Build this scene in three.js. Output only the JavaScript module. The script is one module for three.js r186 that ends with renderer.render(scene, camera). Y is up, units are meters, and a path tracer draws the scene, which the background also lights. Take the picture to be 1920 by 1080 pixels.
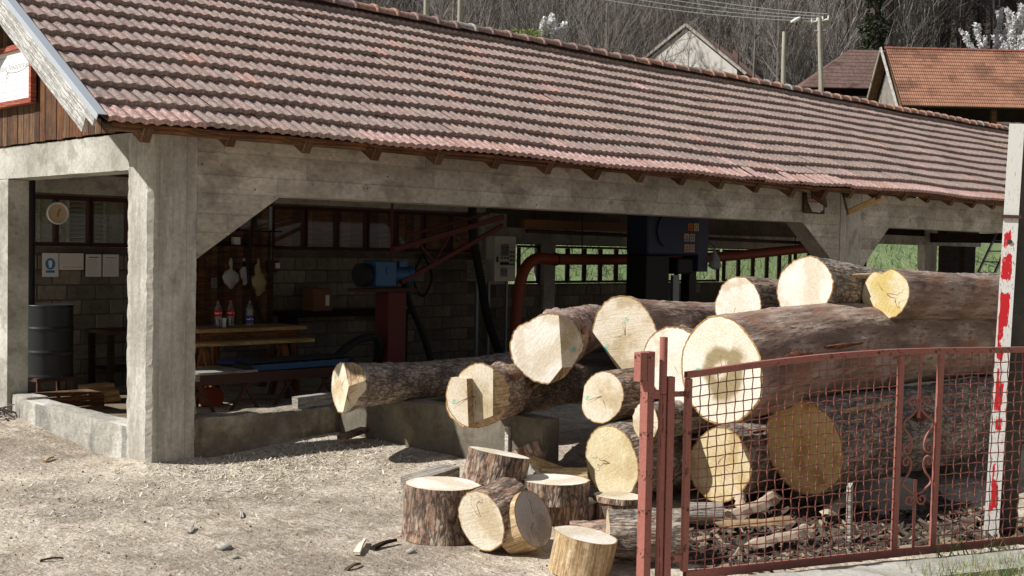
import * as THREE from 'three';
import { ImprovedNoise } from 'three/addons/math/ImprovedNoise.js';
import { mergeGeometries } from 'three/addons/utils/BufferGeometryUtils.js';
import { RoundedBoxGeometry } from 'three/addons/geometries/RoundedBoxGeometry.js';

// ------------------------------------------------------------------ camera, sky, sun, exposure
// World: x runs along the front of the shed, -z runs into it, y is up; the outer corner of the front pillar stands at the origin.
const scene = new THREE.Scene();
const renderer = new THREE.WebGLRenderer({ antialias: true });
renderer.setSize(1024, 576);
renderer.toneMapping = THREE.LinearToneMapping;
renderer.toneMappingExposure = 1.25;
renderer.shadowMap.enabled = true;
const camera = new THREE.PerspectiveCamera(26.66, 16 / 9, 0.1, 900);
camera.position.set(-5.487, 2.111, 10.484);
camera.up.set(0.0093, 0.9993, -0.0357);
camera.lookAt(-5.487 + 0.6977, 2.111 - 0.0319, 10.484 - 0.7157);

const SUN = new THREE.Vector3(-0.926, 1.0, -0.48).normalize();
{
  const W = 256, H = 128, d = new Float32Array(W * H * 4);
  for (let j = 0; j < H; j++) for (let i = 0; i < W; i++) {
    const el = ((j + 0.5) / H - 0.5) * Math.PI, az = ((i + 0.5) / W - 0.5) * 2 * Math.PI;
    const v = new THREE.Vector3(Math.cos(el) * Math.cos(az), Math.sin(el), Math.cos(el) * Math.sin(az));
    const t = Math.pow(Math.max(0, Math.sin(el)), 0.55), g = Math.pow(Math.max(0, v.dot(SUN)), 10) * 0.35;
    const low = el < 0 ? Math.max(0.25, 1 + el * 2.2) : 1;
    const o = (j * W + i) * 4, k = 0.28 * low;
    d[o] = k * (0.94 - 0.44 * t + g); d[o + 1] = k * (0.95 - 0.36 * t + g); d[o + 2] = k * (0.95 - 0.18 * t + g * 0.95); d[o + 3] = 1;
  }
  const sky = new THREE.DataTexture(d, W, H, THREE.RGBAFormat, THREE.FloatType);
  sky.mapping = THREE.EquirectangularReflectionMapping; sky.magFilter = THREE.LinearFilter; sky.needsUpdate = true;
  scene.background = sky; scene.environment = sky;
}
const sun = new THREE.DirectionalLight(new THREE.Color(1.0, 0.978, 0.95), 4.8);
sun.position.copy(SUN).multiplyScalar(60).add(new THREE.Vector3(6, 0, 0));
sun.target.position.set(6, 0, 0); scene.add(sun, sun.target);
sun.castShadow = true; sun.shadow.mapSize.set(4096, 4096); sun.shadow.radius = 1.2;
Object.assign(sun.shadow.camera, { left: -30, right: 40, top: 40, bottom: -30, near: 1, far: 200 });

// ------------------------------------------------------------------ helpers
const V = (x, y, z) => new THREE.Vector3(x, y, z);
const UP = V(0, 1, 0);
function rng(seed) { let s = seed | 0; return () => { s = (s + 0x6d2b79f5) | 0; let t = Math.imul(s ^ (s >>> 15), 1 | s); t = (t + Math.imul(t ^ (t >>> 7), 61 | t)) ^ t; return ((t ^ (t >>> 14)) >>> 0) / 4294967296; }; }
const per = new ImprovedNoise();
const N3 = (x, y, z) => per.noise(x + 31.7, y + 11.3, z + 7.9);
const fbm3 = (x, y, z, o = 3) => { let a = 0, w = 1, t = 0; for (let i = 0; i < o; i++) { a += w * N3(x, y, z); t += w; w *= 0.5; x *= 2.03; y *= 2.03; z *= 2.03; } return a / t; };
const clamp = (v, a = 0, b = 1) => Math.min(b, Math.max(a, v));
const sstep = (a, b, v) => { const t = clamp((v - a) / (b - a)); return t * t * (3 - 2 * t); };
const lerp = (a, b, t) => a + (b - a) * t;

const used = new Map();
function numbered(n) { const k = used.get(n) || 0; used.set(n, k + 1); return k ? n + '_' + String(k).padStart(3, '0') : n; }
function tag(o, label, category, group, kind) { o.userData.label = label; if (category) o.userData.category = category; if (group) o.userData.group = group; if (kind) o.userData.kind = kind; return o; }
function shade(m) { m.castShadow = true; m.receiveShadow = true; return m; }
function thing(name, label, category, pos = [0, 0, 0], group) { const o = new THREE.Group(); o.name = numbered(name); o.position.set(...pos); tag(o, label, category, group); scene.add(o); return o; }
function part(parent, name, geo, mat, label) { const m = shade(new THREE.Mesh(geo, mat)); m.name = name; if (label) m.userData.label = label; parent.add(m); return m; }
function solo(name, geo, mat, label, category, group) { const m = shade(new THREE.Mesh(geo, mat)); m.name = numbered(name); tag(m, label, category, group); scene.add(m); return m; }
function structure(name, geo, mat, label) { const m = shade(new THREE.Mesh(geo, mat)); m.name = numbered(name); m.userData.kind = 'structure'; m.userData.label = label; m.userData.category = name.replace(/_/g, ' '); scene.add(m); return m; }

// uv in metres, taken from the face's own plane; grain textures run along u (swap turns them)
function uvBox(geo, s = 1, swap = false, du = 0, dv = 0) {
  const g = geo.index ? geo.toNonIndexed() : geo, p = g.attributes.position, uv = new Float32Array(p.count * 2);
  const a = V(), b = V(), c = V();
  for (let i = 0; i < p.count; i += 3) {
    a.fromBufferAttribute(p, i); b.fromBufferAttribute(p, i + 1); c.fromBufferAttribute(p, i + 2);
    const n = b.clone().sub(a).cross(c.clone().sub(a)); const x = Math.abs(n.x), y = Math.abs(n.y), z = Math.abs(n.z);
    [a, b, c].forEach((q, k) => {
      let u, v; if (x >= y && x >= z) { u = q.z; v = q.y; } else if (y >= z) { u = q.x; v = q.z; } else { u = q.x; v = q.y; }
      if (swap) [u, v] = [v, u];
      uv[(i + k) * 2] = u / s + du; uv[(i + k) * 2 + 1] = v / s + dv;
    });
  }
  g.setAttribute('uv', new THREE.BufferAttribute(uv, 2)); return g;
}
function bx(x0, x1, y0, y1, z0, z1, r = 0, s = 1, swap = false, du = 0, dv = 0) {
  const w = x1 - x0, h = y1 - y0, d = z1 - z0;
  const g = r ? new RoundedBoxGeometry(w, h, d, 1, Math.min(r, w * 0.45, h * 0.45, d * 0.45)) : new THREE.BoxGeometry(w, h, d);
  g.translate((x0 + x1) / 2, (y0 + y1) / 2, (z0 + z1) / 2); return uvBox(g, s, swap, du, dv);
}
const _q = new THREE.Quaternion();
function align(g, p, q) { const a = V(...p), b = V(...q), d = b.clone().sub(a); _q.setFromUnitVectors(UP, d.clone().normalize()); g.applyQuaternion(_q); g.translate((a.x + b.x) / 2, (a.y + b.y) / 2, (a.z + b.z) / 2); return g; }
function rod(p, q, r, seg = 8, r2 = r) { const L = V(...p).distanceTo(V(...q)); return align(new THREE.CylinderGeometry(r2, r, L, seg, 1), p, q); }
function bar(p, q, w, d = w, s = 1) { const L = V(...p).distanceTo(V(...q)); const g = uvBox(new THREE.BoxGeometry(w, L, d), s, true); return align(g, p, q); }
function tube(pts, r, seg = 40, rs = 8) { return new THREE.TubeGeometry(new THREE.CatmullRomCurve3(pts.map((p) => V(...p))), seg, r, rs, false); }
const strip = (g) => { const h = g.index ? g.toNonIndexed() : g; for (const k of Object.keys(h.attributes)) if (!['position', 'normal', 'uv'].includes(k)) h.deleteAttribute(k); return h; };
const merge = (list) => mergeGeometries(list.map(strip));
function rough(geo, amp, f, seed = 0) {  // uneven cast or weathered edges
  const p = geo.attributes.position, n = geo.attributes.normal;
  for (let i = 0; i < p.count; i++) { const x = p.getX(i), y = p.getY(i), z = p.getZ(i), k = amp * fbm3(x * f + seed, y * f, z * f, 2); p.setXYZ(i, x + n.getX(i) * k, y + n.getY(i) * k, z + n.getZ(i) * k); }
  return geo;
}
function roughBox(x0, x1, y0, y1, z0, z1, cell, amp, f, round, seed) {  // finely divided box with worn, rounded, uneven faces
  const w = x1 - x0, h = y1 - y0, d = z1 - z0;
  let g = new THREE.BoxGeometry(w, h, d, Math.ceil(w / cell), Math.ceil(h / cell), Math.ceil(d / cell));
  const p = g.attributes.position;
  for (let i = 0; i < p.count; i++) {
    const q = V(p.getX(i), p.getY(i), p.getZ(i)), c = V(clamp(q.x, -w / 2 + round, w / 2 - round), clamp(q.y, -h / 2 + round, h / 2 - round), clamp(q.z, -d / 2 + round, d / 2 - round));
    const o = q.clone().sub(c); if (o.lengthSq() > 0) { o.normalize().multiplyScalar(round); q.copy(c).add(o); }
    const X = q.x + x0 + w / 2, Y = q.y + y0 + h / 2, Z = q.z + z0 + d / 2;
    const e = o.lengthSq() > 0 ? o.clone().normalize() : V();
    const k = amp * fbm3(X * f + seed, Y * f, Z * f, 3);
    p.setXYZ(i, X + e.x * k, Y + e.y * k, Z + e.z * k);
  }
  g.computeVertexNormals(); const nrm = g.attributes.normal; g = uvBox(g); return g;
}

// ------------------------------------------------------------------ textures
function fmap(size, freq, oct, seed, sx = 1, sy = 1, gain = 0.5) {  // tileable value noise, 0..1
  const out = new Float32Array(size * size); let amp = 1, tot = 0;
  for (let o = 0; o < oct; o++) {
    const fx = Math.max(1, Math.round(freq * sx * 2 ** o)), fy = Math.max(1, Math.round(freq * sy * 2 ** o)); if (Math.min(fx, fy) > size) break;
    const r = rng(seed * 977 + o * 131 + 5), lat = new Float32Array(fx * fy); for (let i = 0; i < lat.length; i++) lat[i] = r();
    const xi = new Int32Array(size), xt = new Float32Array(size); for (let i = 0; i < size; i++) { const x = (i / size) * fx; xi[i] = x | 0; const t = x - xi[i]; xt[i] = t * t * (3 - 2 * t); }
    for (let j = 0; j < size; j++) {
      const y = (j / size) * fy, y0 = y | 0, ty = y - y0, t = ty * ty * (3 - 2 * ty), r0 = (y0 % fy) * fx, r1 = ((y0 + 1) % fy) * fx;
      for (let i = 0; i < size; i++) {
        const a = xi[i] % fx, b = (xi[i] + 1) % fx, u = xt[i];
        const p0 = lat[r0 + a] + (lat[r0 + b] - lat[r0 + a]) * u, p1 = lat[r1 + a] + (lat[r1 + b] - lat[r1 + a]) * u;
        out[j * size + i] += amp * (p0 + (p1 - p0) * t);
      }
    }
    tot += amp; amp *= gain;
  }
  for (let i = 0; i < out.length; i++) out[i] /= tot;
  return out;
}
function texOf(size, fn, color = true, rep = true) {  // fn(i, u, v) -> [r, g, b] 0..1 in sRGB
  const d = new Uint8Array(size * size * 4);
  for (let j = 0; j < size; j++) for (let i = 0; i < size; i++) { const k = j * size + i, c = fn(k, (i + 0.5) / size, (j + 0.5) / size); d[k * 4] = clamp(c[0]) * 255; d[k * 4 + 1] = clamp(c[1]) * 255; d[k * 4 + 2] = clamp(c[2]) * 255; d[k * 4 + 3] = 255; }
  const t = new THREE.DataTexture(d, size, size, THREE.RGBAFormat); t.magFilter = THREE.LinearFilter; t.minFilter = THREE.LinearMipmapLinearFilter; t.generateMipmaps = true;
  t.wrapS = t.wrapT = rep ? THREE.RepeatWrapping : THREE.ClampToEdgeWrapping; if (color) t.colorSpace = THREE.SRGBColorSpace; t.needsUpdate = true; return t;
}
const grey = (size, f, a = 0, b = 1) => texOf(size, (k) => { const v = clamp((f[k] - a) / (b - a)); return [v, v, v]; }, false);
const mixc = (a, b, t) => [a[0] + (b[0] - a[0]) * t, a[1] + (b[1] - a[1]) * t, a[2] + (b[2] - a[2]) * t];
const hex = (h) => [(h >> 16) / 255, ((h >> 8) & 255) / 255, (h & 255) / 255];
function canvasTex(w, h, draw) { const c = document.createElement('canvas'); c.width = w; c.height = h; draw(c.getContext('2d'), w, h); const t = new THREE.CanvasTexture(c); t.colorSpace = THREE.SRGBColorSpace; t.magFilter = THREE.LinearFilter; return t; }
const MS = (o) => new THREE.MeshStandardMaterial({ roughness: 0.9, metalness: 0, ...o });

const S = 1024;
const nA = fmap(S, 6, 7, 1), nB = fmap(S, 3, 5, 2), nC = fmap(S, 64, 4, 3, 1, 1, 0.7), nD = fmap(S, 14, 6, 4);
// plain concrete, one repeat = 2 m: blotches, pores, lime bloom
const texConcrete = texOf(S, (k) => {
  let c = mixc(hex(0x9a968c), hex(0xc2beb3), sstep(0.3, 0.72, nB[k] * 0.5 + nA[k] * 0.5)); c = mixc(c, hex(0x847c6f), sstep(0.54, 0.7, nD[k]) * 0.45);
  const s = 0.88 + nC[k] * 0.24; const pore = nC[k] < 0.2 ? 0.8 : 1; return [c[0] * s * pore, c[1] * s * pore, c[2] * s * pore];
});
const bumpConcrete = grey(S, nC.map((v, k) => v * 0.5 + nD[k] * 0.5), 0.15, 0.85);
// board-marked concrete of the front beam, one repeat = 4 m by 1 m: each shuttering board left its own tone, grain and end joint
const [texBoard, bumpBoard] = (() => {
  const n1 = fmap(S, 5, 6, 11, 2, 1.1), n2 = fmap(S, 30, 4, 12, 3, 1), n3 = fmap(S, 4, 6, 13, 3, 1), gr = fmap(S, 12, 4, 14, 0.5, 6), r = rng(44);
  const rows = [0, 0.22, 0.4, 0.6, 0.78, 1.0], boards = [], holes = [];
  for (let i = 0; i < rows.length - 1; i++) { const cut = r(); boards.push({ y0: rows[i], y1: rows[i + 1], cut, cut2: (cut + 0.3 + r() * 0.4) % 1, t: [r(), r(), r()], h: [r(), r(), r()] }); }
  for (let i = 0; i < 16; i++) holes.push([r(), r(), 0.003 + r() * 0.004]);
  const bump = new Float32Array(S * S);
  const map = texOf(S, (k, u, v) => {
    const wob = (n1[k] - 0.5) * 0.01, b = boards.find((q) => v + wob < q.y1) || boards[boards.length - 1], lo = Math.min(b.cut, b.cut2), hi = Math.max(b.cut, b.cut2);
    const id = u < lo ? 0 : u < hi ? 1 : 0, tone = b.t[id];
    let c = mixc(hex(0x958c7e), hex(0xcdc5b6), clamp(tone * 0.5 + (n1[k] - 0.5) * 0.9 + 0.28)); c = mixc(c, hex(0x6f675b), sstep(0.54, 0.74, n3[k]) * 0.45); c = mixc(c, hex(0xd2ccc0), sstep(0.6, 0.78, n1[k]) * 0.4);
    const ev = Math.min(Math.abs(v + wob - b.y0), Math.abs(v + wob - b.y1)), eu = Math.min(Math.abs(u - lo), Math.abs(u - hi)) * 4, seam = ev < 0.006 || eu < 0.005 ? 1 : 0;
    let hole = 0; for (const [x, y, q] of holes) if (Math.hypot((u - x) * 4, v - y) < q * 1.6) hole = 1;
    bump[k] = clamp(0.35 + b.h[id] * 0.2 + (gr[k] - 0.5) * 0.1 + (nC[k] - 0.5) * 0.3 + (n3[k] - 0.5) * 0.3 + seam * 0.3 * (n2[k] > 0.4 ? 1 : -0.5) - hole * 0.5);
    const s = (0.86 + n2[k] * 0.28) * (0.985 + gr[k] * 0.03) * (hole ? 0.6 : 1) * (nC[k] < 0.22 ? 0.78 : 1) * (seam ? 0.95 : 1); return [c[0] * s, c[1] * s, c[2] * s];
  });
  return [map, grey(S, bump)];
})();
// bark: plates and fissures running along v (the stem), one repeat = 1 m
function barkTex(cols, seed, lichen) {
  const pl = fmap(S, 8, 6, seed, 2.0, 0.8), fi = fmap(S, 15, 5, seed + 1, 1.6, 0.5, 0.6), bl = fmap(S, 3, 4, seed + 2), li = fmap(S, 34, 4, seed + 3, 1, 1, 0.7);
  const hgt = pl.map((v, k) => { const f = Math.abs(fi[k] - 0.5) * 2; return clamp(0.55 * v + 0.5 * Math.pow(f, 0.6) * 0.9); });
  const col = texOf(S, (k) => {
    let c = mixc(hex(cols[0]), hex(cols[1]), sstep(0.35, 0.7, pl[k] * 0.6 + bl[k] * 0.4)); c = mixc(c, hex(cols[2]), sstep(0.5, 0.66, bl[k] * 0.6 + fi[k] * 0.4) * 0.7);
    c = mixc(c, hex(cols[3]), sstep(0.5, 0.6, li[k] * 0.62 + bl[(k * 1 + 5 * S) % (S * S)] * 0.38) * lichen);
    const f = Math.abs(fi[k] - 0.5) * 2, s = (0.62 + 0.44 * sstep(0.0, 0.3, f)) * (0.84 + nC[k] * 0.32); return [c[0] * s, c[1] * s, c[2] * s];
  });
  return { map: col, bumpMap: grey(S, hgt, 0.2, 0.95) };
}
const barkBrown = barkTex([0x735c4c, 0xa8927f, 0x8a634a, 0xb2aa9e], 21, 0.4), barkGrey = barkTex([0x74675a, 0xa6998a, 0x866550, 0xbab6aa], 31, 0.55), barkRed = barkTex([0x795e4e, 0xb29986, 0x9a6e56, 0xb2a89c], 41, 0.25);
// thin, smooth bark: long streaks and scuffs along the stem, few plates; one repeat = 1 m
const barkSmooth = (() => { const a = fmap(S, 5, 6, 51, 3, 0.6), b = fmap(S, 20, 5, 52, 1.6, 0.35, 0.6), c2 = fmap(S, 3, 5, 53), l = fmap(S, 26, 4, 54, 1, 1, 0.7); return { map: texOf(S, (k) => { let c = mixc(hex(0x755e50), hex(0xab9484), sstep(0.3, 0.72, a[k] * 0.5 + c2[k] * 0.5)); c = mixc(c, hex(0x96664c), sstep(0.52, 0.68, c2[(k + 300 * S) % (S * S)] * 0.7 + b[k] * 0.3) * 0.6); c = mixc(c, hex(0xb8b0a4), sstep(0.56, 0.66, l[k] * 0.5 + a[k] * 0.5) * 0.4); c = mixc(c, hex(0x54443a), sstep(0.6, 0.72, b[k]) * 0.55); const s = 0.86 + nC[k] * 0.28; return [c[0] * s, c[1] * s, c[2] * s]; }), bumpMap: grey(S, b.map((v, k) => v * 0.7 + a[k] * 0.3), 0.2, 0.8) }; })();
// sawn end grain: growth rings round the pith, saw marks, drying checks and stain; one repeat = 1 m, pith in the middle
function endTex(seed, base, ring, stain, amount, checks, heartRot = 0, dots = 0) {
  const Z = 512, wob = fmap(Z, 4, 4, seed), saw = fmap(Z, 30, 4, seed + 1, 0.25, 2.5), st = fmap(Z, 5, 5, seed + 2), fine = fmap(Z, 90, 3, seed + 3, 1, 1, 0.7), r = rng(seed), a0 = r() * 6.28, da = 0.5;
  const ca = Math.cos(a0), sa = Math.sin(a0), cr = []; for (let i = 0; i < checks; i++) cr.push([r() * 6.28, r() * 0.05, 0.12 + r() * 0.22, 0.0018 + r() * 0.004]);
  return texOf(Z, (k, u, v) => {
    const x = u - 0.5 + (wob[k] - 0.5) * 0.07, y = v - 0.5, R = Math.hypot(x, y), th = Math.atan2(y, x);
    const xs = clamp((((u - 0.5) * ca - (v - 0.5) * sa) + 0.5)), ys = clamp((((u - 0.5) * sa + (v - 0.5) * ca) + 0.5)), ks = Math.min(Z - 1, ys * Z | 0) * Z + Math.min(Z - 1, xs * Z | 0);
    let c = mixc(hex(base), hex(ring), (0.5 + 0.5 * Math.sin(R * 240 + wob[k] * 14)) * 0.2 * sstep(0.35, 0.6, st[k]) + (saw[ks] - 0.5) * 0.5 + 0.22 + (st[k] - 0.5) * 0.5 + 0.35 * sstep(0.2, 0.06, R + (wob[k] - 0.5) * 0.1));
    c = mixc(c, hex(stain), heartRot ? sstep(0.3, 0.62, st[k] * 0.8 + 0.5 * Math.exp(-(((R - 0.13) / 0.07) ** 2)) - 0.12 + (x > 0 ? 0.06 : -0.05)) * sstep(0.3, 0.2, R) * amount : sstep(0.5, 0.68, st[k]) * amount);
    if (dots && Math.hypot(u - 0.3, v - 0.6) < 0.024 + (fine[k] - 0.5) * 0.04) c = mixc(c, hex(0x5cb8a0), 0.8); if (dots > 1 && Math.hypot(u - 0.55, v - 0.36) < 0.014 + (fine[k] - 0.5) * 0.03) c = mixc(c, hex(0x5cb8a0), 0.7);
    for (const [a, r0, r1, w] of cr) { let d = Math.abs(((th - a - (wob[k] - 0.5) * 2.2 - (st[k] - 0.5) * 1.2 + 15.7) % 6.283) - 3.1416); if (R > r0 && R < r1 && d * R < w * (1 - (R - r0) / (r1 - r0))) c = mixc(c, hex(0x5a4630), 0.75); }
    const s = 0.9 + fine[k] * 0.2; return [c[0] * s, c[1] * s, c[2] * s];
  });
}
const bumpSaw = grey(512, fmap(512, 40, 4, 71, 0.3, 2.2), 0.2, 0.8);
const endMat = (seed, base, ring, stain, am, ch, hr, dt) => MS({ map: endTex(seed, base, ring, stain, am, ch, hr, dt), bumpMap: bumpSaw, bumpScale: 0.0015, roughness: 0.85, side: THREE.DoubleSide });
const END = {
  pale: endMat(101, 0xe0d7c7, 0xc6b594, 0xac9672, 0.4, 2), pale2: endMat(111, 0xddd2bf, 0xc2af8c, 0x9f8964, 0.5, 4, 0, 2), white: endMat(121, 0xe8e1d6, 0xd6cab4, 0xb8a482, 0.35, 0), white2: endMat(126, 0xe6ded2, 0xd2c5ac, 0xb09a76, 0.45, 1),
  cream: endMat(171, 0xd6c9a6, 0xbfa97c, 0xa58a5a, 0.35, 2), cream2: endMat(181, 0xd2c39c, 0xb9a070, 0xa0824c, 0.4, 3), rot: endMat(131, 0xe4dccd, 0xccbb9c, 0x8f7f5c, 0.95, 5, 1, 1), yellow: endMat(141, 0xddd0b0, 0xc8b484, 0xc4a850, 0.55, 3), amber: endMat(151, 0xd9bb82, 0xc19a5a, 0x9a6e3a, 0.55, 2), grey: endMat(161, 0xb8b0a6, 0x9c9388, 0x7f766c, 0.5, 2),
};
// planks: long grain along u, one repeat = 1 m
function plankTex(a, b, c, seed, spots = 0) {
  const Z = 512, g = fmap(Z, 5, 5, seed, 0.7, 14), g2 = fmap(Z, 30, 3, seed + 1, 0.25, 5), bl = fmap(Z, 4, 5, seed + 2), fn = fmap(Z, 64, 3, seed + 3);
  return { map: texOf(Z, (k) => { let q = mixc(hex(a), hex(b), sstep(0.3, 0.72, g[k] * 0.65 + bl[k] * 0.35)); q = mixc(q, hex(c), sstep(0.52, 0.64, g2[k]) * 0.55 + sstep(0.62, 0.72, bl[k]) * spots); const s = 0.84 + fn[k] * 0.3; return [q[0] * s, q[1] * s, q[2] * s]; }), bumpMap: grey(Z, g2, 0.2, 0.8) };
}
const M = {};
// low walls: rough pour stained by soot and splash
function wallTex(a, b, st, amt, seed) { const p = fmap(S, 4, 6, seed), q = fmap(S, 3, 5, seed + 1, 3, 0.6), z = fmap(S, 40, 4, seed + 2, 1, 1, 0.7); const t = texOf(S, (k) => { let c = mixc(hex(a), hex(b), sstep(0.3, 0.7, p[k])); c = mixc(c, hex(st), sstep(0.52, 0.66, q[k] * 0.7 + p[k] * 0.3) * amt); const s = 0.78 + z[k] * 0.42; return [c[0] * s, c[1] * s, c[2] * s]; }); t.repeat.set(0.5, 0.5); return { map: t, bumpMap: grey(S, z.map((v, k) => v * 0.6 + p[k] * 0.4), 0.2, 0.8) }; }
M.sillStained = MS({ ...wallTex(0xa29d92, 0xc6c2b8, 0x66665f, 0.6, 91), bumpScale: 0.008 });
M.sillRough = MS({ ...wallTex(0x857866, 0xb0a48f, 0x564a3c, 0.7, 95), bumpScale: 0.02 });
M.sillRough.bumpMap.repeat.set(2, 2);
M.concrete = MS({ map: texConcrete, bumpMap: bumpConcrete, bumpScale: 0.006, color: 0xffffff });
M.concrete.map.repeat.set(0.5, 0.5); M.concrete.bumpMap.repeat.set(0.5, 0.5);
M.board = MS({ map: texBoard, bumpMap: bumpBoard, bumpScale: 0.014 }); texBoard.repeat.set(0.25, 1); bumpBoard.repeat.set(0.25, 1);
// cast pillars: rain streaks and rising damp stains run down the shuttering boards, one repeat = 2 m
const texStreak = (() => { const a = fmap(S, 5, 6, 81, 3, 0.5), b = fmap(S, 3, 5, 82, 1, 1), g = fmap(S, 22, 4, 83, 3, 0.3); return texOf(S, (k, u) => { let c = mixc(hex(0x9c968b), hex(0xcdc8be), sstep(0.3, 0.7, a[k] * 0.55 + b[k] * 0.45)); c = mixc(c, hex(0x5f5448), sstep(0.5, 0.66, b[k] * 0.6 + a[k] * 0.4) * 0.75); c = mixc(c, hex(0xcac4b8), sstep(0.62, 0.74, g[k]) * 0.35); const seam = Math.abs(((u * 14 + 0.3) % 1) - 0.5) > 0.485 ? 0.82 : 1; const s = (0.88 + nC[k] * 0.24) * seam; return [c[0] * s, c[1] * s, c[2] * s]; }); })();
M.pillar = MS({ map: texStreak, bumpMap: bumpConcrete, bumpScale: 0.006 }); M.pillar.map.repeat.set(0.5, 0.5);
M.block = [0xb9b2a6, 0xa8a298, 0xc6bdae].map((c) => MS({ map: texConcrete, color: c }));
M.mortar = MS({ map: texConcrete, color: 0x8a8378 });
M.barkBrown = MS({ ...barkBrown, bumpScale: 0.014 }); M.barkGrey = MS({ ...barkGrey, bumpScale: 0.012 }); M.barkRed = MS({ ...barkRed, bumpScale: 0.01 }); M.barkSmooth = MS({ ...barkSmooth, bumpScale: 0.008 });
const plankBrown = plankTex(0x5d4330, 0x8a6642, 0x33241a, 201), plankPale = plankTex(0xa39c90, 0xcfcac0, 0x8a8070, 211, 0.4), plankNew = plankTex(0xa07e4e, 0xc49f68, 0x7c5a34, 221), plankGrey = plankTex(0x857e74, 0xaaa398, 0x5c554c, 231);
M.brown = [0xffffff, 0xd8c8b4, 0xf2d2a8, 0xb8a898].map((c) => MS({ ...plankBrown, bumpScale: 0.004, color: c }));
M.pale = MS({ ...plankPale, bumpScale: 0.006 }); M.newWood = MS({ ...plankNew, bumpScale: 0.003 }); M.benchWood = M.newWood; M.greyWood = MS({ ...plankGrey, bumpScale: 0.005 });
M.strippedWood = MS({ map: plankTex(0xab8f68, 0xcdb894, 0x826444, 241, 0.5).map, roughness: 0.85, side: THREE.DoubleSide });
M.flash = MS({ color: 0xc4cacf, metalness: 0.35, roughness: 0.5 }); M.barge = MS({ ...plankTex(0xb4b2ac, 0xdedcd6, 0x7a726a, 271, 0.35), bumpScale: 0.01 });
M.tin = MS({ color: 0x8f9498, metalness: 0.6, roughness: 0.5 });
M.darkWood = MS({ ...plankBrown, color: 0xa08c7a });
M.glassClear = new THREE.MeshPhysicalMaterial({ color: 0xd4d8d2, transmission: 1, thickness: 0, roughness: 0.03, ior: 1.45 });
// red oxide paint on the gate: chalky, chipped to rust here and there
const texOxide = texOf(512, (() => { const a = fmap(512, 8, 6, 301), b = fmap(512, 40, 4, 302); return (k) => { let c = mixc(hex(0x92584d), hex(0xa5695c), a[k]); c = mixc(c, hex(0x4e2b20), sstep(0.6, 0.68, a[k] * 0.6 + b[k] * 0.4)); const s = 0.9 + b[k] * 0.2; return [c[0] * s, c[1] * s, c[2] * s]; }; })());
texOxide.repeat.set(2, 2);
M.oxide = MS({ map: texOxide, roughness: 0.62 });
M.blackSteel = MS({ color: 0x22211f, roughness: 0.55, metalness: 0.4 }); M.rustSteel = MS({ color: 0x4a2f26, roughness: 0.85, metalness: 0.1 });
M.darkRed = MS({ color: 0x5c2018, roughness: 0.7 }); M.orangePipe = MS({ color: 0x84391e, roughness: 0.6 });
M.motorBlue = MS({ color: 0x2c5a84, roughness: 0.55 }); M.navy = MS({ color: 0x1b2440, roughness: 0.5 }); M.coverBlue = MS({ color: 0x343c58, roughness: 0.55 });
M.rubber = MS({ color: 0x1a1a1a, roughness: 0.8 }); M.cabinet = MS({ color: 0xd0cabb, roughness: 0.5 }); M.white = MS({ color: 0xdedcd6, roughness: 0.6 });
M.glass = new THREE.MeshPhysicalMaterial({ color: 0xe4e8e0, transmission: 1, thickness: 0, roughness: 0.3, ior: 1.45 });

// ------------------------------------------------------------------ ground and hillside
const depthOf = (x, z) => (x + 5.49) * 0.698 - (z - 10.48) * 0.716;
function bankAt(x, z) {
  const s = -(z + 6.6), D = depthOf(x, z); if (s <= 0) return -0.4;
  const b = 3.0 * sstep(0, 12, s), far = D < 40 ? 0 : D < 80 ? ((D - 40) / 40) * 7.5 : D < 130 ? 7.5 + (D - 80) * 0.2 : 17.5 + (D - 130) * 0.55;
  return b + far * sstep(4, 16, s) + fbm3(x * 0.08, 3, z * 0.08, 3) * (0.2 + Math.min(4, Math.max(0, D - 60) * 0.05)) - 0.02;
}
function yardAt(x, z) {
  let y = 0.17 * sstep(0.3, 2.2, x) * (1 - sstep(2.0, 3.6, z));
  y += 0.15 * sstep(0.2, 3.0, -z) * (1 - sstep(0.4, 1.5, x));
  y -= 0.02 * sstep(3.5, 6, z);
  y += fbm3(x * 0.5, 1.2, z * 0.5, 3) * 0.05 + fbm3(x * 2.6, 4.2, z * 2.6, 3) * 0.022;
  const px = Math.max(0, Math.abs(x - 0.25) - 0.25), pz = Math.max(0, Math.abs(z + 0.2) - 0.2), dp = Math.hypot(px, pz);
  y += 0.05 * Math.exp(-dp * 3.2) - 0.035;
  return y;
}
const grid = (xs, zs, f, uvs = 1) => {
  const pos = [], uv = [], idx = [], nx = xs.length;
  zs.forEach((z) => xs.forEach((x) => { pos.push(x, f(x, z), z); uv.push(x / uvs, -z / uvs); }));
  for (let j = 0; j < zs.length - 1; j++) for (let i = 0; i < nx - 1; i++) { const a = j * nx + i; idx.push(a, a + nx, a + 1, a + 1, a + nx, a + nx + 1); }
  const g = new THREE.BufferGeometry(); g.setAttribute('position', new THREE.Float32BufferAttribute(pos, 3)); g.setAttribute('uv', new THREE.Float32BufferAttribute(uv, 2)); g.setIndex(idx); g.computeVertexNormals(); return g;
};
const steps = (list) => { const out = []; for (const [a, b, d] of list) for (let v = a; v < b - 1e-6; v += d) out.push(v); out.push(list[list.length - 1][1]); return out; };
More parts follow.
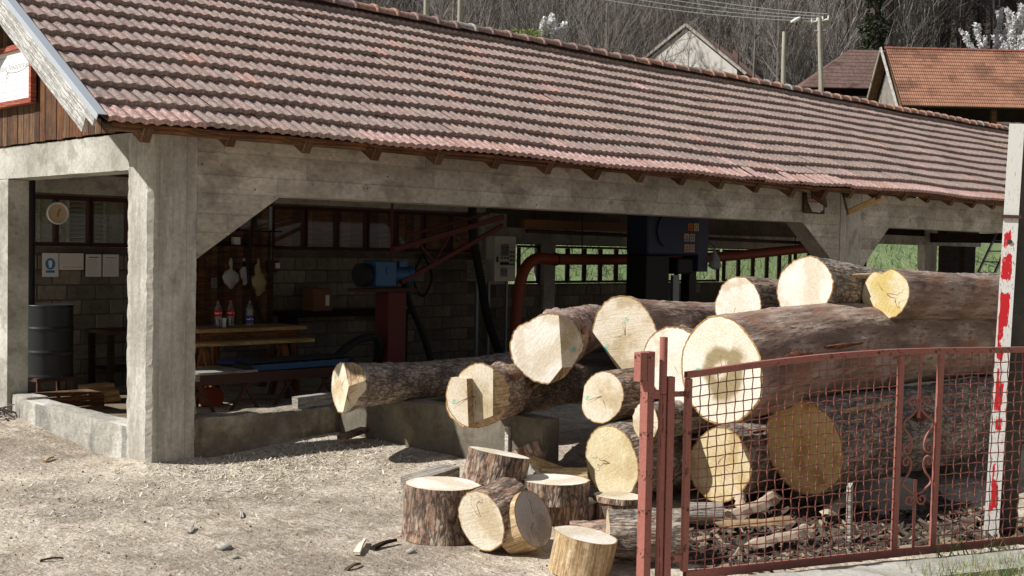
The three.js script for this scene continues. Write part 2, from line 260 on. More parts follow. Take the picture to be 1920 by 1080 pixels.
{
  const G = 2048, g1 = fmap(G, 4, 6, 401), g2 = fmap(G, 160, 4, 402, 1, 1, 0.75), g3 = fmap(G, 36, 5, 403, 1, 1, 0.65), g4 = fmap(G, 90, 3, 404, 2.2, 0.6, 0.7);
  const map = texOf(G, (k) => {
    let c = mixc(hex(0xa09383), hex(0xcabfac), sstep(0.32, 0.7, g1[k] * 0.55 + g3[k] * 0.45));
    c = mixc(c, hex(0x7c6d5c), sstep(0.5, 0.64, g1[(k + 777 * G) % (G * G)] * 0.5 + g3[k] * 0.5) * 0.6);
    c = mixc(c, hex(0xded6c6), sstep(0.62, 0.7, g4[k]) * 0.5); c = mixc(c, hex(0x5a4a3a), sstep(0.66, 0.74, g2[k]) * 0.5);
    const s = 0.72 + g2[k] * 0.55; return [c[0] * s, c[1] * s, c[2] * s];
  });
  const bump = grey(G, g2.map((v, k) => v * 0.6 + g3[k] * 0.4), 0.2, 0.8);
  map.repeat.set(1 / 5.3, 1 / 5.3); bump.repeat.set(1 / 5.3, 1 / 5.3);
  M.ground = MS({ map, bumpMap: bump, bumpScale: 0.02, roughness: 1 });
  const xs = steps([[-160, -24, 8], [-24, -6, 1], [-6, 5, 0.045], [5, 12, 0.2], [12, 60, 2], [60, 200, 10]]), zs = steps([[-6.8, -3.8, 0.4], [-3.8, 8, 0.05], [8, 16, 0.25], [16, 120, 8]]);
  const gg = grid(xs, zs, yardAt), gp = gg.attributes.position, gc = new Float32Array(gp.count * 3);   // damp packed earth, dry dust and drifts of sawdust lie in uneven patches
  for (let i = 0; i < gp.count; i++) { const x = gp.getX(i), z = gp.getZ(i), n = fbm3(x * 0.55 + 4, 8, z * 0.9, 4), m = fbm3(x * 1.7, 2, z * 1.7 + 9, 3), rut = Math.exp(-(((z - 2.0 - 0.35 * x - 0.15 * Math.sin(x * 1.3)) / 0.22) ** 2)) * sstep(-0.2, 0.25, m + 0.1), d = sstep(0.02, 0.3, n + m * 0.5), p = sstep(0.08, 0.32, fbm3(x * 0.8 + 20, 3, z * 0.8, 4)); const k = 1 - 0.3 * d - 0.22 * rut * (x < 1.5 ? 1 : 0) + 0.1 * p; gc.set([k, k * (1 - 0.02 * d), k * (1 - 0.05 * d)], i * 3); }
  gg.setAttribute('color', new THREE.BufferAttribute(gc, 3)); M.ground.vertexColors = true;
  structure('ground', gg, M.ground, 'bare yard of trodden earth covered in sawdust');
  // grassy bank and wooded hillside behind the shed
  const hm = (() => { const a = fmap(S, 6, 6, 411), b = fmap(S, 50, 4, 412, 1, 1, 0.7), c2 = fmap(S, 4, 4, 413); return texOf(S, (k) => { let c = mixc(hex(0x4a4038), hex(0x6a5c50), a[k] * 0.6 + b[k] * 0.5); c = mixc(c, hex(0x3a3530), sstep(0.5, 0.7, c2[k]) * 0.7); return c; }); })(); hm.repeat.set(1 / 9, 1 / 9);
  M.litter = MS({ map: hm, roughness: 1 });
  const gm = (() => { const a = fmap(S, 8, 6, 421), b = fmap(S, 90, 4, 422, 1, 1, 0.7); return texOf(S, (k) => { let c = mixc(hex(0x667a4c), hex(0x96a674), a[k] * 0.5 + b[k] * 0.5); c = mixc(c, hex(0x8a8060), sstep(0.6, 0.72, a[k] * 0.6 + b[k] * 0.4) * 0.7); const s = 0.7 + b[k] * 0.6; return [c[0] * s, c[1] * s, c[2] * s]; }); })(); gm.repeat.set(1 / 3, 1 / 3);
  M.grassGround = MS({ map: gm, roughness: 1 });
  structure('grass_bank', grid(steps([[-40, 90, 0.8]]), steps([[-24, -6.4, 0.5]]), (x, z) => bankAt(x, z) + (z > -6.7 ? -0.2 : 0) + fbm3(x * 0.9, 7, z * 0.9, 3) * 0.18), M.grassGround, 'green grassy bank behind the open shed');
  structure('hillside', grid(steps([[-220, 420, 6]]), steps([[-420, -23.8, 5]]), (x, z) => bankAt(x, z)), M.litter, 'steep brown hillside under bare woodland');
  // the trees beyond the bank on the right stand on the same slope nearer the barn
  structure('barn_slope', grid(steps([[89, 300, 6]]), steps([[-24.2, 60, 4]]), (x, z) => { const D = depthOf(x, z); return (D < 60 ? 0 : D < 80 ? (D - 60) * 0.2 : 4 + (D - 80) * 0.3) - 0.3 + fbm3(x * 0.05, 2, z * 0.05) * 2; }), M.litter, 'wooded slope rising beyond the barn');
}

// ------------------------------------------------------------------ the sawmill shed
const RT = Math.tan(THREE.MathUtils.degToRad(32.2)), RC = Math.cos(Math.atan(RT)), RS = Math.sin(Math.atan(RT));
const EZ = 0.48, EY = 3.145, RZ = -2.8;                     // eave line of the deck, ridge line
const sag = (x) => 0.015 * Math.sin(x * 0.55 + 0.4) + 0.012 * Math.sin(x * 1.9) - 0.05 * Math.exp(-(((x - 10.6) / 0.9) ** 2)) + 0.02 * sstep(2, 20, x);
const deckY = (x, z) => EY + RT * (EZ - z) + sag(x) * (z > RZ ? 1 - 0.6 * (EZ - z) / (EZ - RZ) : 0.4);
const shed = thing('sawmill_shed', 'long open concrete sawmill shed with weathered tile roof', 'shed');
{
  const shapeGeo = (pts, depth, bevel = 0.015) => { const s = new THREE.Shape(pts.map(([a, b]) => new THREE.Vector2(a, b))); return new THREE.ExtrudeGeometry(s, { depth, bevelEnabled: bevel > 0, bevelSize: bevel, bevelThickness: bevel, bevelOffset: -bevel, bevelSegments: 2 }); };
  const upright = (pts, y0, y1, bevel = 0.012) => { const g = shapeGeo(pts.map(([x, z]) => [x, -z]), y1 - y0 - 2 * bevel, bevel); g.rotateX(-Math.PI / 2); g.translate(0, y0 + bevel, 0); return g; };
  const chip = (g, amp, f, seed) => uvBox(rough(uvBox(g), amp, f, seed));
  // corner pillar, chamfered on its outer edge
  const cp = part(shed, 'pillar', roughBoxPillar(), M.pillar, 'square corner pillar with a chamfered outer edge'); cp.position.y = 0;
  function roughBoxPillar() {
    const ring = []; const P = [[0.045, 0], [0.49, 0], [0.49, -0.42], [0, -0.42], [0, -0.045]];
    P.forEach((a, i) => { const b = P[(i + 1) % P.length], n = Math.max(1, Math.round(Math.hypot(b[0] - a[0], b[1] - a[1]) / 0.05)); for (let k = 0; k < n; k++) ring.push([lerp(a[0], b[0], k / n), lerp(a[1], b[1], k / n), k === 0]); });
    const pos = [], nr = ring.length, NY = 84, y0 = -0.35, y1 = 3.15;
    const pt = (i, j) => { const [x, z, c] = ring[i % nr], y = lerp(y0, y1, j / NY), k = fbm3(x * 9, y * 5, z * 9, 3) * 0.006 + (c ? fbm3(x * 20 + 4, y * 14, z * 20, 2) * 0.014 : 0); return [x + k * Math.sign(x - 0.24), y, z - k * 0.4]; };
    for (let j = 0; j < NY; j++) for (let i = 0; i < nr; i++) { const a = pt(i, j), b = pt(i + 1, j), c = pt(i + 1, j + 1), d = pt(i, j + 1); pos.push(...a, ...b, ...c, ...a, ...c, ...d); }
    for (let i = 1; i < nr - 1; i++) pos.push(...pt(0, NY), ...pt(i, NY), ...pt(i + 1, NY));
    const g = new THREE.BufferGeometry(); g.setAttribute('position', new THREE.Float32BufferAttribute(pos, 3)); g.computeVertexNormals(); return uvBox(g);
  }
  part(shed, 'beam', uvBox(shapeGeo([[0.494, 3.15], [0.494, 1.955], [1.455, 2.604], [11.09, 2.612], [12.186, 1.88], [12.186, 3.15]], 0.3).translate(0, 0, -0.325)), M.board, 'long front beam with sloping haunches and board marks');
  part(shed, 'pillar', uvBox(upright([[12.19, -0.002], [12.86, -0.002], [12.86, -0.42], [12.19, -0.42]], -0.3, 3.149)), M.pillar, 'middle pillar behind the log pile');
  part(shed, 'beam', uvBox(shapeGeo([[12.864, 3.15], [12.864, 1.85], [13.8, 2.6], [23.4, 2.62], [24.2, 2.0], [24.2, 3.15]], 0.3).translate(0, 0, -0.325)), M.board);
  part(shed, 'pillar', uvBox(upright([[24.204, 0], [24.75, 0], [24.75, -0.42], [24.204, -0.42]], -0.3, 3.15)), M.pillar);
  // gable side: beam, low wall, second pillar
  part(shed, 'beam', chip(new THREE.BoxGeometry(0.3, 0.355, 5.1, 6, 6, 90).translate(0.153, 2.977, -2.972), 0.01, 4, 2), M.concrete, 'sunlit gable beam');
  part(shed, 'pillar', uvBox(upright([[0.004, -3.3], [0.24, -3.3], [0.24, -3.62], [0.004, -3.62]], -0.2, 2.798)), M.concrete);
  part(shed, 'pillar', uvBox(upright([[0.0, -5.3], [0.3, -5.3], [0.3, -5.52], [0.0, -5.52]], -0.2, 3.15)), M.concrete);
  part(shed, 'low_wall', roughBox(0.0, 0.27, -0.3, 0.345, -2.86, -0.424, 0.05, 0.018, 3.5, 0.02, 3), M.sillStained, 'low sill wall of the gable side, stained dark');
  part(shed, 'low_wall', roughBox(0.05, 0.3, -0.3, 0.37, -3.298, -2.865, 0.06, 0.018, 3.5, 0.02, 5), M.sillStained);
  part(shed, 'low_wall', roughBox(0.494, 2.55, -0.3, 0.425, -0.27, -0.01, 0.04, 0.035, 5.0, 0.04, 7), M.sillRough, 'rough low sill wall of the front side');
  part(shed, 'low_wall', roughBox(2.555, 24.2, -0.3, 0.40, -0.27, -0.01, 0.15, 0.05, 3.0, 0.04, 9), M.sillRough);
  part(shed, 'floor', bx(0.3, 27, -0.1, 0.12, -5.2, -0.272), MS({ map: texConcrete, color: 0xb3a38c, roughness: 1 }));
  // tie beams
  for (const x of [4.1, 8.1, 12.4, 18.4]) part(shed, 'tie_beam', bx(x, x + 0.2, 2.86, 3.1, -5.2, -0.33, 0, 1, true), x > 12 && x < 13 ? M.concrete : M.darkWood);
  part(shed, 'ceiling', bx(0.31, 12.3, 3.104, 3.13, -5.2, -0.33, 0, 1), M.darkWood, 'dark boarded loft floor');

  // back wall of hollow blocks, window bands cut out of it
  const XB = 22.4, zb = -5.2;
  const bw = part(shed, 'back_wall', merge([bx(0.31, 9.1, -0.2, 2.03, zb - 0.16, zb - 0.012), bx(9.1, XB, -0.2, 1.48, zb - 0.16, zb - 0.012), bx(0.31, 9.1, 2.72, 3.1, zb - 0.16, zb - 0.012), bx(9.1, XB, 2.2, 3.1, zb - 0.16, zb - 0.012)]), M.mortar, 'hollow block back wall with bands of windows');
  const r = rng(77); const bg = [0, 1, 2].map((k) => { const g = new RoundedBoxGeometry(0.386, 0.186, 0.14, 1, 0.012); return uvBox(g, 1, false, k * 0.7, k * 0.3); });
  let nb = 0;
  for (let row = 0; row < 9; row++) for (let c = 0; c < 22; c++) {
    const y = 0.13 + row * 0.2 + 0.1, x = 0.55 + c * 0.4 + (row % 2) * 0.2; if (x > 8.9) continue;
    const m = part(bw, 'block', bg[nb % 3], M.block[(r() * 3) | 0]); m.position.set(x, y, zb - 0.07 + (r() - 0.5) * 0.012); m.rotation.z = (r() - 0.5) * 0.012; nb++;
  }
  for (let row = 0; row < 6; row++) for (let c = 0; c < 15; c++) { const m = part(bw, 'block', bg[nb % 3], M.block[(r() * 3) | 0]); m.position.set(9.4 + c * 0.4 + (row % 2) * 0.2, 0.36 + row * 0.2, zb - 0.07 + (r() - 0.5) * 0.012); nb++; }
  part(bw, 'lintel', bx(0.31, 9.1, 2.74, 3.0, zb - 0.011, zb + 0.03), M.concrete); part(bw, 'lintel', bx(9.12, XB, 2.22, 2.5, zb - 0.011, zb + 0.05), M.concrete);
  part(bw, 'stub_wall', bx(9.0, 9.6, 1.48, 2.74, zb - 0.2, zb + 0.04), M.concrete); part(bw, 'stub_wall', bx(10.56, 10.86, 1.0, 2.25, zb - 0.2, zb + 0.06), M.concrete); part(bw, 'stub_wall', bx(13.2, 14.2, 1.48, 2.22, zb - 0.2, zb + 0.02), M.concrete);

  // windows: dark red wooden frames, one pane each
  const fm = MS({ color: 0x3a1713, roughness: 0.8 });
  const win = (x0, x1, y0, y1, cuts, fw = 0.045) => {
    const zc = zb - 0.08, list = [bx(x0, x1, y0, y0 + fw, zc - 0.04, zc + 0.05), bx(x0, x1, y1 - fw, y1, zc - 0.04, zc + 0.05)];
    const xs = [x0, ...cuts, x1]; xs.forEach((x, i) => list.push(bx(i === 0 ? x : x - fw / 2, i === xs.length - 1 ? x : x + fw / 2, y0 + fw + 0.001, y1 - fw - 0.001, zc - 0.038, zc + 0.048)));
    const w = part(shed, 'window', merge(list), fm);
    for (let i = 0; i < xs.length - 1; i++) part(w, 'pane', new THREE.PlaneGeometry(xs[i + 1] - xs[i] - fw, y1 - y0 - 2 * fw).translate((xs[i] + xs[i + 1]) / 2, (y0 + y1) / 2, zc), x1 < 9 ? M.glassClear : M.glass);
  };
  win(1.05, 1.88, 2.04, 2.71, [1.42], 0.055); win(1.9, 2.95, 2.04, 2.71, [2.43], 0.055);
  for (let x = 2.97; x < 8.9; x += 1.2) win(x, Math.min(x + 1.18, 8.98), 2.04, 2.71, [x + 0.6], 0.055);
  win(10.02, 10.55, 1.49, 2.19, []); win(10.87, 13.19, 1.49, 2.19, [11.33, 11.8, 12.26, 12.73]);
  win(14.21, 15.1, 1.49, 2.19, [14.65]); win(15.25, 16.1, 1.49, 2.19, []); win(16.3, 18.9, 1.49, 2.19, [16.85, 17.4, 17.95, 18.45]); win(19.1, 22.3, 1.49, 2.19, [19.7, 20.3, 20.9, 21.5]);

  // gable cladding: upright boards, each cut to the roof slope
  const gx = -0.03, gable = part(shed, 'gable_wall', (() => { const pts = []; const zt = (z) => (z > RZ ? deckY(0, z) : deckY(0, 2 * RZ - z)) - 0.09; for (let z = 0.1; z >= -5.6; z -= 0.3) pts.push([-z, zt(z)]); const sh = [[-0.1, 3.12], ...pts.map(([a, b]) => [a, Math.max(3.13, b)]), [5.7, 3.12]]; const g = shapeGeo(sh, 0.02, 0); g.rotateY(Math.PI / 2); g.translate(0.06, 0, 0); return uvBox(g); })(), M.darkWood);
  for (let z = 0.06, k = 0; z > -5.5; k++) {
    const w = 0.13 + r() * 0.03, z1 = z - w, top = (q) => (q > RZ ? deckY(0, q) : deckY(0, 2 * RZ - q)) - 0.06, y0 = 3.165 + r() * 0.012;
    const h0 = top(z - 0.004), h1 = top(z1 + 0.004); if (Math.min(h0, h1) < y0 + 0.02) { z = z1; continue; }
    const g = shapeGeo([[-(z - 0.004), y0], [-(z1 + 0.004), y0], [-(z1 + 0.004), h1], [-(z - 0.004), h0]], 0.02, 0.003); g.rotateY(Math.PI / 2); g.translate(gx + (r() - 0.5) * 0.008 + 0.012, 0, 0);
    part(gable, 'board', uvBox(g, 1, true, r(), r()), M.brown[(r() * 4) | 0]); z = z1;
  }
  part(gable, 'purlin_end', bx(-0.42, 0.0, 3.28, 3.40, -0.62, -0.52), M.darkWood);

  // ---------------- roof
  const roof = part(shed, 'roof', (() => {                                   // boarded deck, both slopes, following the sag
    const xs = steps([[-0.66, 24.8, 0.5]]), pos = [];
    const quad = (a, b, c, d) => pos.push(...a, ...b, ...c, ...a, ...c, ...d);
    for (let i = 0; i < xs.length - 1; i++) for (const [za, zb2] of [[EZ - 0.03, RZ], [RZ, 2 * RZ - EZ]]) {
      const y = (x, z) => deckY(x, z > RZ ? z : 2 * RZ - z), a = xs[i], b = xs[i + 1];
      quad([a, y(a, za), za], [b, y(b, za), za], [b, y(b, zb2), zb2], [a, y(a, zb2), zb2]);
      quad([a, y(a, za) - 0.025, za], [a, y(a, zb2) - 0.025, zb2], [b, y(b, zb2) - 0.025, zb2], [b, y(b, za) - 0.025, za]);
      if (za > RZ) quad([a, y(a, za) - 0.025, za], [b, y(b, za) - 0.025, za], [b, y(b, za), za], [a, y(a, za), za]);
    }
    const g = new THREE.BufferGeometry(); g.setAttribute('position', new THREE.Float32BufferAttribute(pos, 3)); g.computeVertexNormals(); return uvBox(g);
  })(), M.darkWood, 'tiled pitched roof with sagging eave');
  // rafters with sawn tails under the eave, eave battens
  for (let x = -0.25, k = 0; x < 24.6; x += 0.86, k++) { const t = x > 9.6 && x < 11.6 ? 0.02 : 0.06, dz = EZ - t; const m = part(roof, 'rafter', bar([x, deckY(x, dz) - 0.115, dz], [x, deckY(x, RZ) - 0.115, RZ + 0.02], 0.1, 0.15), M.brown[k % 2]); m.userData.label = undefined; }
  for (let i = 0; i < 9; i++) { const a = -0.6 + i * 2.8, b = Math.min(a + 2.79, 24.7); part(roof, 'eave_batten', bar([a, deckY(a, EZ) + 0.004, EZ - 0.045], [b, deckY(b, EZ) + 0.004, EZ - 0.045], 0.035, 0.07), M.brown[2]); part(roof, 'eave_batten', bar([a, deckY(a, EZ) - 0.03 + (i % 3) * 0.006, EZ - 0.1], [b, deckY(b, EZ) - 0.03 - (i % 2) * 0.012, EZ - 0.1], 0.035, 0.09), M.brown[i % 3]); }
  // barge board on the gable rake with a metal flashing over it
  const rk = (z, dy, x) => [x, deckY(-0.66, z) + dy, z];
  part(roof, 'barge_board', bar(rk(EZ - 0.27, -0.125, -0.71), rk(RZ, -0.125, -0.71), 0.035, 0.25), M.barge, 'weathered pale barge board on the gable rake');
  part(roof, 'barge_board', bar(rk(EZ - 0.05, 0.0, -0.735), rk(RZ, 0.0, -0.735), 0.025, 0.13), M.barge);
  part(roof, 'flashing', merge([bar(rk(EZ + 0.03, 0.09, -0.715), rk(RZ, 0.09, -0.715), 0.09, 0.006), bar(rk(EZ + 0.03, 0.062, -0.759), rk(RZ, 0.062, -0.759), 0.006, 0.05)]), M.flash, 'grey sheet metal flashing along the rake');
  part(roof, 'flashing', bar([24.78, deckY(24.7, RZ) + 0.12, RZ], [24.78, deckY(24.7, EZ) + 0.12, EZ], 0.16, 0.01), M.flash);

  // tiles: two rolls each, lying head over tail in courses
  const TW = 0.236, TE = 0.345, TL = 0.4, prof = (u) => { const a = ((u * 2) % 1), w = 0.5 - 0.5 * Math.cos(a * 2 * Math.PI); return 0.017 * Math.pow(w, 0.8); };
  const tileGeo = (() => {
    const n = 14, pos = [], uv = [], nor = [], P = (u, l, top) => [(u - 0.5) * (TW + 0.004), (top ? prof(u) : prof(u) - 0.046) + (l ? 0.0 : 0.0), l ? -TL : 0];
    const add = (a, b, c, na, nb2, nc, ua, ub, uc) => { pos.push(...a, ...b, ...c); nor.push(...na, ...nb2, ...nc); uv.push(...ua, ...ub, ...uc); };
    const nrm = (u) => { const e = 0.01, s = (prof(Math.min(1, u + e)) - prof(Math.max(0, u - e))) / (2 * e * TW); const l = Math.hypot(s, 1); return [-s / l, 1 / l, 0]; };
    for (let i = 0; i < n; i++) {
      const u0 = i / n, u1 = (i + 1) / n, A = P(u0, 0, 1), B = P(u1, 0, 1), Cc = P(u1, 1, 1), D = P(u0, 1, 1), A2 = P(u0, 0, 0), B2 = P(u1, 0, 0), C2 = P(u1, 1, 0), D2 = P(u0, 1, 0);
      add(A, B, Cc, nrm(u0), nrm(u1), nrm(u1), [u0, 0], [u1, 0], [u1, 1]); add(A, Cc, D, nrm(u0), nrm(u1), nrm(u0), [u0, 0], [u1, 1], [u0, 1]);
      const f = [0, 0, 1]; add(A2, B2, B, f, f, f, [u0, 0], [u1, 0], [u1, 0.05]); add(A2, B, A, f, f, f, [u0, 0], [u1, 0.05], [u0, 0.05]);
      if (i % 2 === 0) { const u2 = (i + 2) / n, b = P(u2, 0, 0), c = P(u2, 1, 0), dn = [0, -1, 0]; add(A2, c, b, dn, dn, dn, [u0, 0], [u2, 1], [u2, 0]); add(A2, D2, c, dn, dn, dn, [u0, 0], [u0, 1], [u2, 1]); }
    }
    const g = new THREE.BufferGeometry(); g.setAttribute('position', new THREE.Float32BufferAttribute(pos, 3)); g.setAttribute('normal', new THREE.Float32BufferAttribute(nor, 3)); g.setAttribute('uv', new THREE.Float32BufferAttribute(uv, 2)); return g;
  })();
  const tt = (() => { const a = fmap(512, 7, 5, 501, 1, 1, 0.65), b = fmap(512, 17, 5, 502, 1.5, 0.55, 0.75), c2 = fmap(512, 5, 4, 503, 3, 0.5); return texOf(512, (k) => { let c = mixc(hex(0xcbb9b1), hex(0xeadad0), a[k] * 0.7 + c2[k] * 0.3); c = mixc(c, hex(0xa09c92), sstep(0.5, 0.62, a[k] * 0.5 + b[k] * 0.5) * 0.7); c = mixc(c, hex(0xf0e8da), sstep(0.57, 0.68, b[k]) * 0.6); const s = 0.56 + b[k] * 0.88; return [c[0] * s, c[1] * s, c[2] * s]; }); })();
  const tcols = [[0.46, 0.385, 0.365], [0.44, 0.38, 0.36], [0.47, 0.39, 0.37], [0.44, 0.385, 0.365], [0.455, 0.395, 0.375], [0.475, 0.385, 0.365], [0.62, 0.46, 0.45], [0.66, 0.5, 0.485], [0.58, 0.41, 0.37], [0.4, 0.34, 0.325]];
  const tmat = []; for (let i = 0; i < tcols.length; i++) { const t = tt.clone(); t.offset.set((i * 0.37) % 1, (i * 0.21) % 1); t.repeat.set(0.7, 1.1); t.needsUpdate = true; tmat.push(MS({ map: t, color: new THREE.Color(...tcols[i]), bumpScale: 0, roughness: 0.95 })); }
  const items = [], nCols = Math.floor(25.35 / TW), rows = 12, r2 = rng(909), q = new THREE.Quaternion(), cam = V(-5.49, 2.11, 10.48);
  camera.updateMatrixWorld(); camera.updateProjectionMatrix(); camera.matrixWorldInverse.copy(camera.matrixWorld).invert();
  for (let row = 0; row < rows; row++) for (let c = 0; c < nCols; c++) {
    const x = -0.66 + TW * (c + 0.5), s = row * TE - 0.02, z = EZ + 0.03 - s * RC;
    if (z < RZ - 0.05) continue;
    const y = deckY(x, z) + 0.08 + (r2() - 0.5) * 0.008;
    const loose = row === 0 && ((x > 8.7 && x < 9.3) || (x > 10 && x < 11.6)) ? 1 : 0, brk = row === 0 && r2() < 0.03;
    const pitch = Math.atan(RT) - 0.145 + (r2() - 0.5) * 0.014 + loose * (r2() - 0.3) * 0.12, yaw = (r2() - 0.5) * 0.02 + loose * (r2() - 0.5) * 0.05, roll = (r2() - 0.5) * 0.03;
    const m = new THREE.Matrix4().compose(V(x + (r2() - 0.5) * 0.006, y + loose * 0.02, z + loose * (r2() - 0.6) * 0.06), q.setFromEuler(new THREE.Euler(pitch, yaw, roll)), V(1, 1, brk ? 0.9 : 1));
    const pinkZone = row === 0 ? sstep(0.42, 0.55, fbm3(x * 0.45 + 3, 0, 0, 2) * 0.5 + 0.5 + (x > 2.2 ? 0.12 : -0.12) + (x < 0 ? 0.2 : 0)) : row === 1 && x > 5 ? 0.1 : 0.012;
    const cu = r2(); let ci; if (cu < pinkZone) ci = 6 + ((r2() * 2.4) | 0); else ci = r2() < 0.012 ? 8 : r2() < 0.08 ? 9 : (r2() * 6) | 0;
    const P = V(x, y, z).project(camera), seen = Math.abs(P.x) < 1.03 && Math.abs(P.y) < 1.05;
    items.push({ m, ci, d: seen ? V(x, y, z).distanceTo(cam) : 1e6 });
  }
  items.sort((a, b) => a.d - b.d);
  items.slice(0, 300).forEach((t) => { const o = part(roof, 'roof_tile', tileGeo, tmat[t.ci]); o.matrix.copy(t.m); o.matrix.decompose(o.position, o.quaternion, o.scale); });
  const rest = items.slice(300), im = new THREE.InstancedMesh(tileGeo, MS({ map: tt, roughness: 0.95 }), rest.length); im.name = 'roof_tiles'; im.userData.kind = 'stuff'; im.userData.label = 'further courses of weathered roof tiles'; shade(im);
  rest.forEach((t, i) => { im.setMatrixAt(i, t.m); const k = 0.9 + r2() * 0.2; im.setColorAt(i, new THREE.Color(...tcols[t.ci].map((v) => v * k))); }); roof.add(im);

  // ridge tiles: tapered half rounds, each with a thicker collar over the tail of the last
  const rg = (() => {
    const prof2 = [[0.0, 0.138], [0.05, 0.142], [0.07, 0.12], [0.4, 0.11]], pos = [], n = 12; const P = ([l, rr], a) => [-l, Math.sin(a) * rr * 0.92, Math.cos(a) * rr * 1.15];
    for (let k = 0; k < prof2.length - 1; k++) for (let i = 0; i < n; i++) { const a0 = (i / n) * Math.PI, a1 = ((i + 1) / n) * Math.PI, A = P(prof2[k], a0), B = P(prof2[k], a1), Cc = P(prof2[k + 1], a1), D = P(prof2[k + 1], a0); pos.push(...A, ...Cc, ...B, ...A, ...D, ...Cc); }
    for (let i = 0; i < n; i++) { const a0 = (i / n) * Math.PI, a1 = ((i + 1) / n) * Math.PI, A = P(prof2[0], a0), B = P(prof2[0], a1), C2 = P([0, 0.115], a1), D = P([0, 0.115], a0); pos.push(...A, ...B, ...C2, ...A, ...C2, ...D); }
    const g = new THREE.BufferGeometry(); g.setAttribute('position', new THREE.Float32BufferAttribute(pos, 3)); g.computeVertexNormals(); return uvBox(g, 0.4);
  })();
  const rmat = [[0.32, 0.25, 0.23], [0.4, 0.29, 0.25], [0.5, 0.33, 0.26], [0.56, 0.36, 0.27], [0.45, 0.37, 0.34], [0.5, 0.5, 0.48]].map((c) => MS({ map: tt, color: new THREE.Color(...c) }));
  for (let k = 0, x = -0.3; x < 24.9; x += 0.36, k++) { const m = part(roof, 'ridge_tile', rg, rmat[x > 12 ? 1 + ((r2() * 3.6) | 0) : (r2() * 2.2) | 0]); m.position.set(x, deckY(x, RZ) + 0.06 + (r2() - 0.5) * 0.02, RZ + (r2() - 0.5) * 0.02); m.rotation.set((r2() - 0.5) * 0.1, (r2() - 0.5) * 0.06, -0.05 + (r2() - 0.5) * 0.06); if (k % 23 === 19) m.material = rmat[5]; }

  // lower roof that carries on at the far end
  const ext = part(shed, 'lean_roof', (() => { const a = 24.9, b = 30, y = (z) => deckY(24, z) - 0.28; const g = merge([bar([(a + b) / 2, y(EZ), EZ], [(a + b) / 2, y(RZ), RZ], b - a, 0.06), bar([(a + b) / 2, y(EZ), 2 * RZ - EZ], [(a + b) / 2, y(RZ), RZ], b - a, 0.06)]); return g; })(), MS({ map: tt, color: new THREE.Color(0.55, 0.42, 0.38) }), 'lower roof continuing at the far end');
  for (let x = 25.0; x < 28; x += 0.36) { const m = part(ext, 'ridge_tile', rg, rmat[2 + ((r2() * 2) | 0)]); m.position.set(x, deckY(24, RZ) - 0.2, RZ); m.rotation.set(0, 0, -0.05); }
  // framing of the open far bay
  for (const [x0, x1, mt] of [[25.3, 25.96, M.pillar], [26.5, 27.3, M.darkWood], [27.62, 28.3, M.darkWood]]) part(shed, 'pillar', bx(x0, x1, -0.2, 2.9, -5.42, -5.2), mt);
  part(shed, 'beam', bx(22.5, 28.6, 2.42, 2.66, -5.44, -5.18), M.concrete); part(shed, 'header_boards', bx(22.5, 28.6, 2.662, 3.3, -5.3, -5.25), M.darkWood); part(shed, 'ceiling', bx(12.9, 28.4, 3.122, 3.14, -5.2, -0.33), M.brown[0]); part(shed, 'beam', bx(25.5, 25.7, 2.5, 2.75, -5.17, -0.5), M.darkWood);
  for (let x = 13.6; x < 24; x += 1.1) part(shed, 'ceiling_joist', bx(x, x + 0.1, 2.98, 3.12, -5.2, -0.33, 0, 1, true), M.newWood);
}

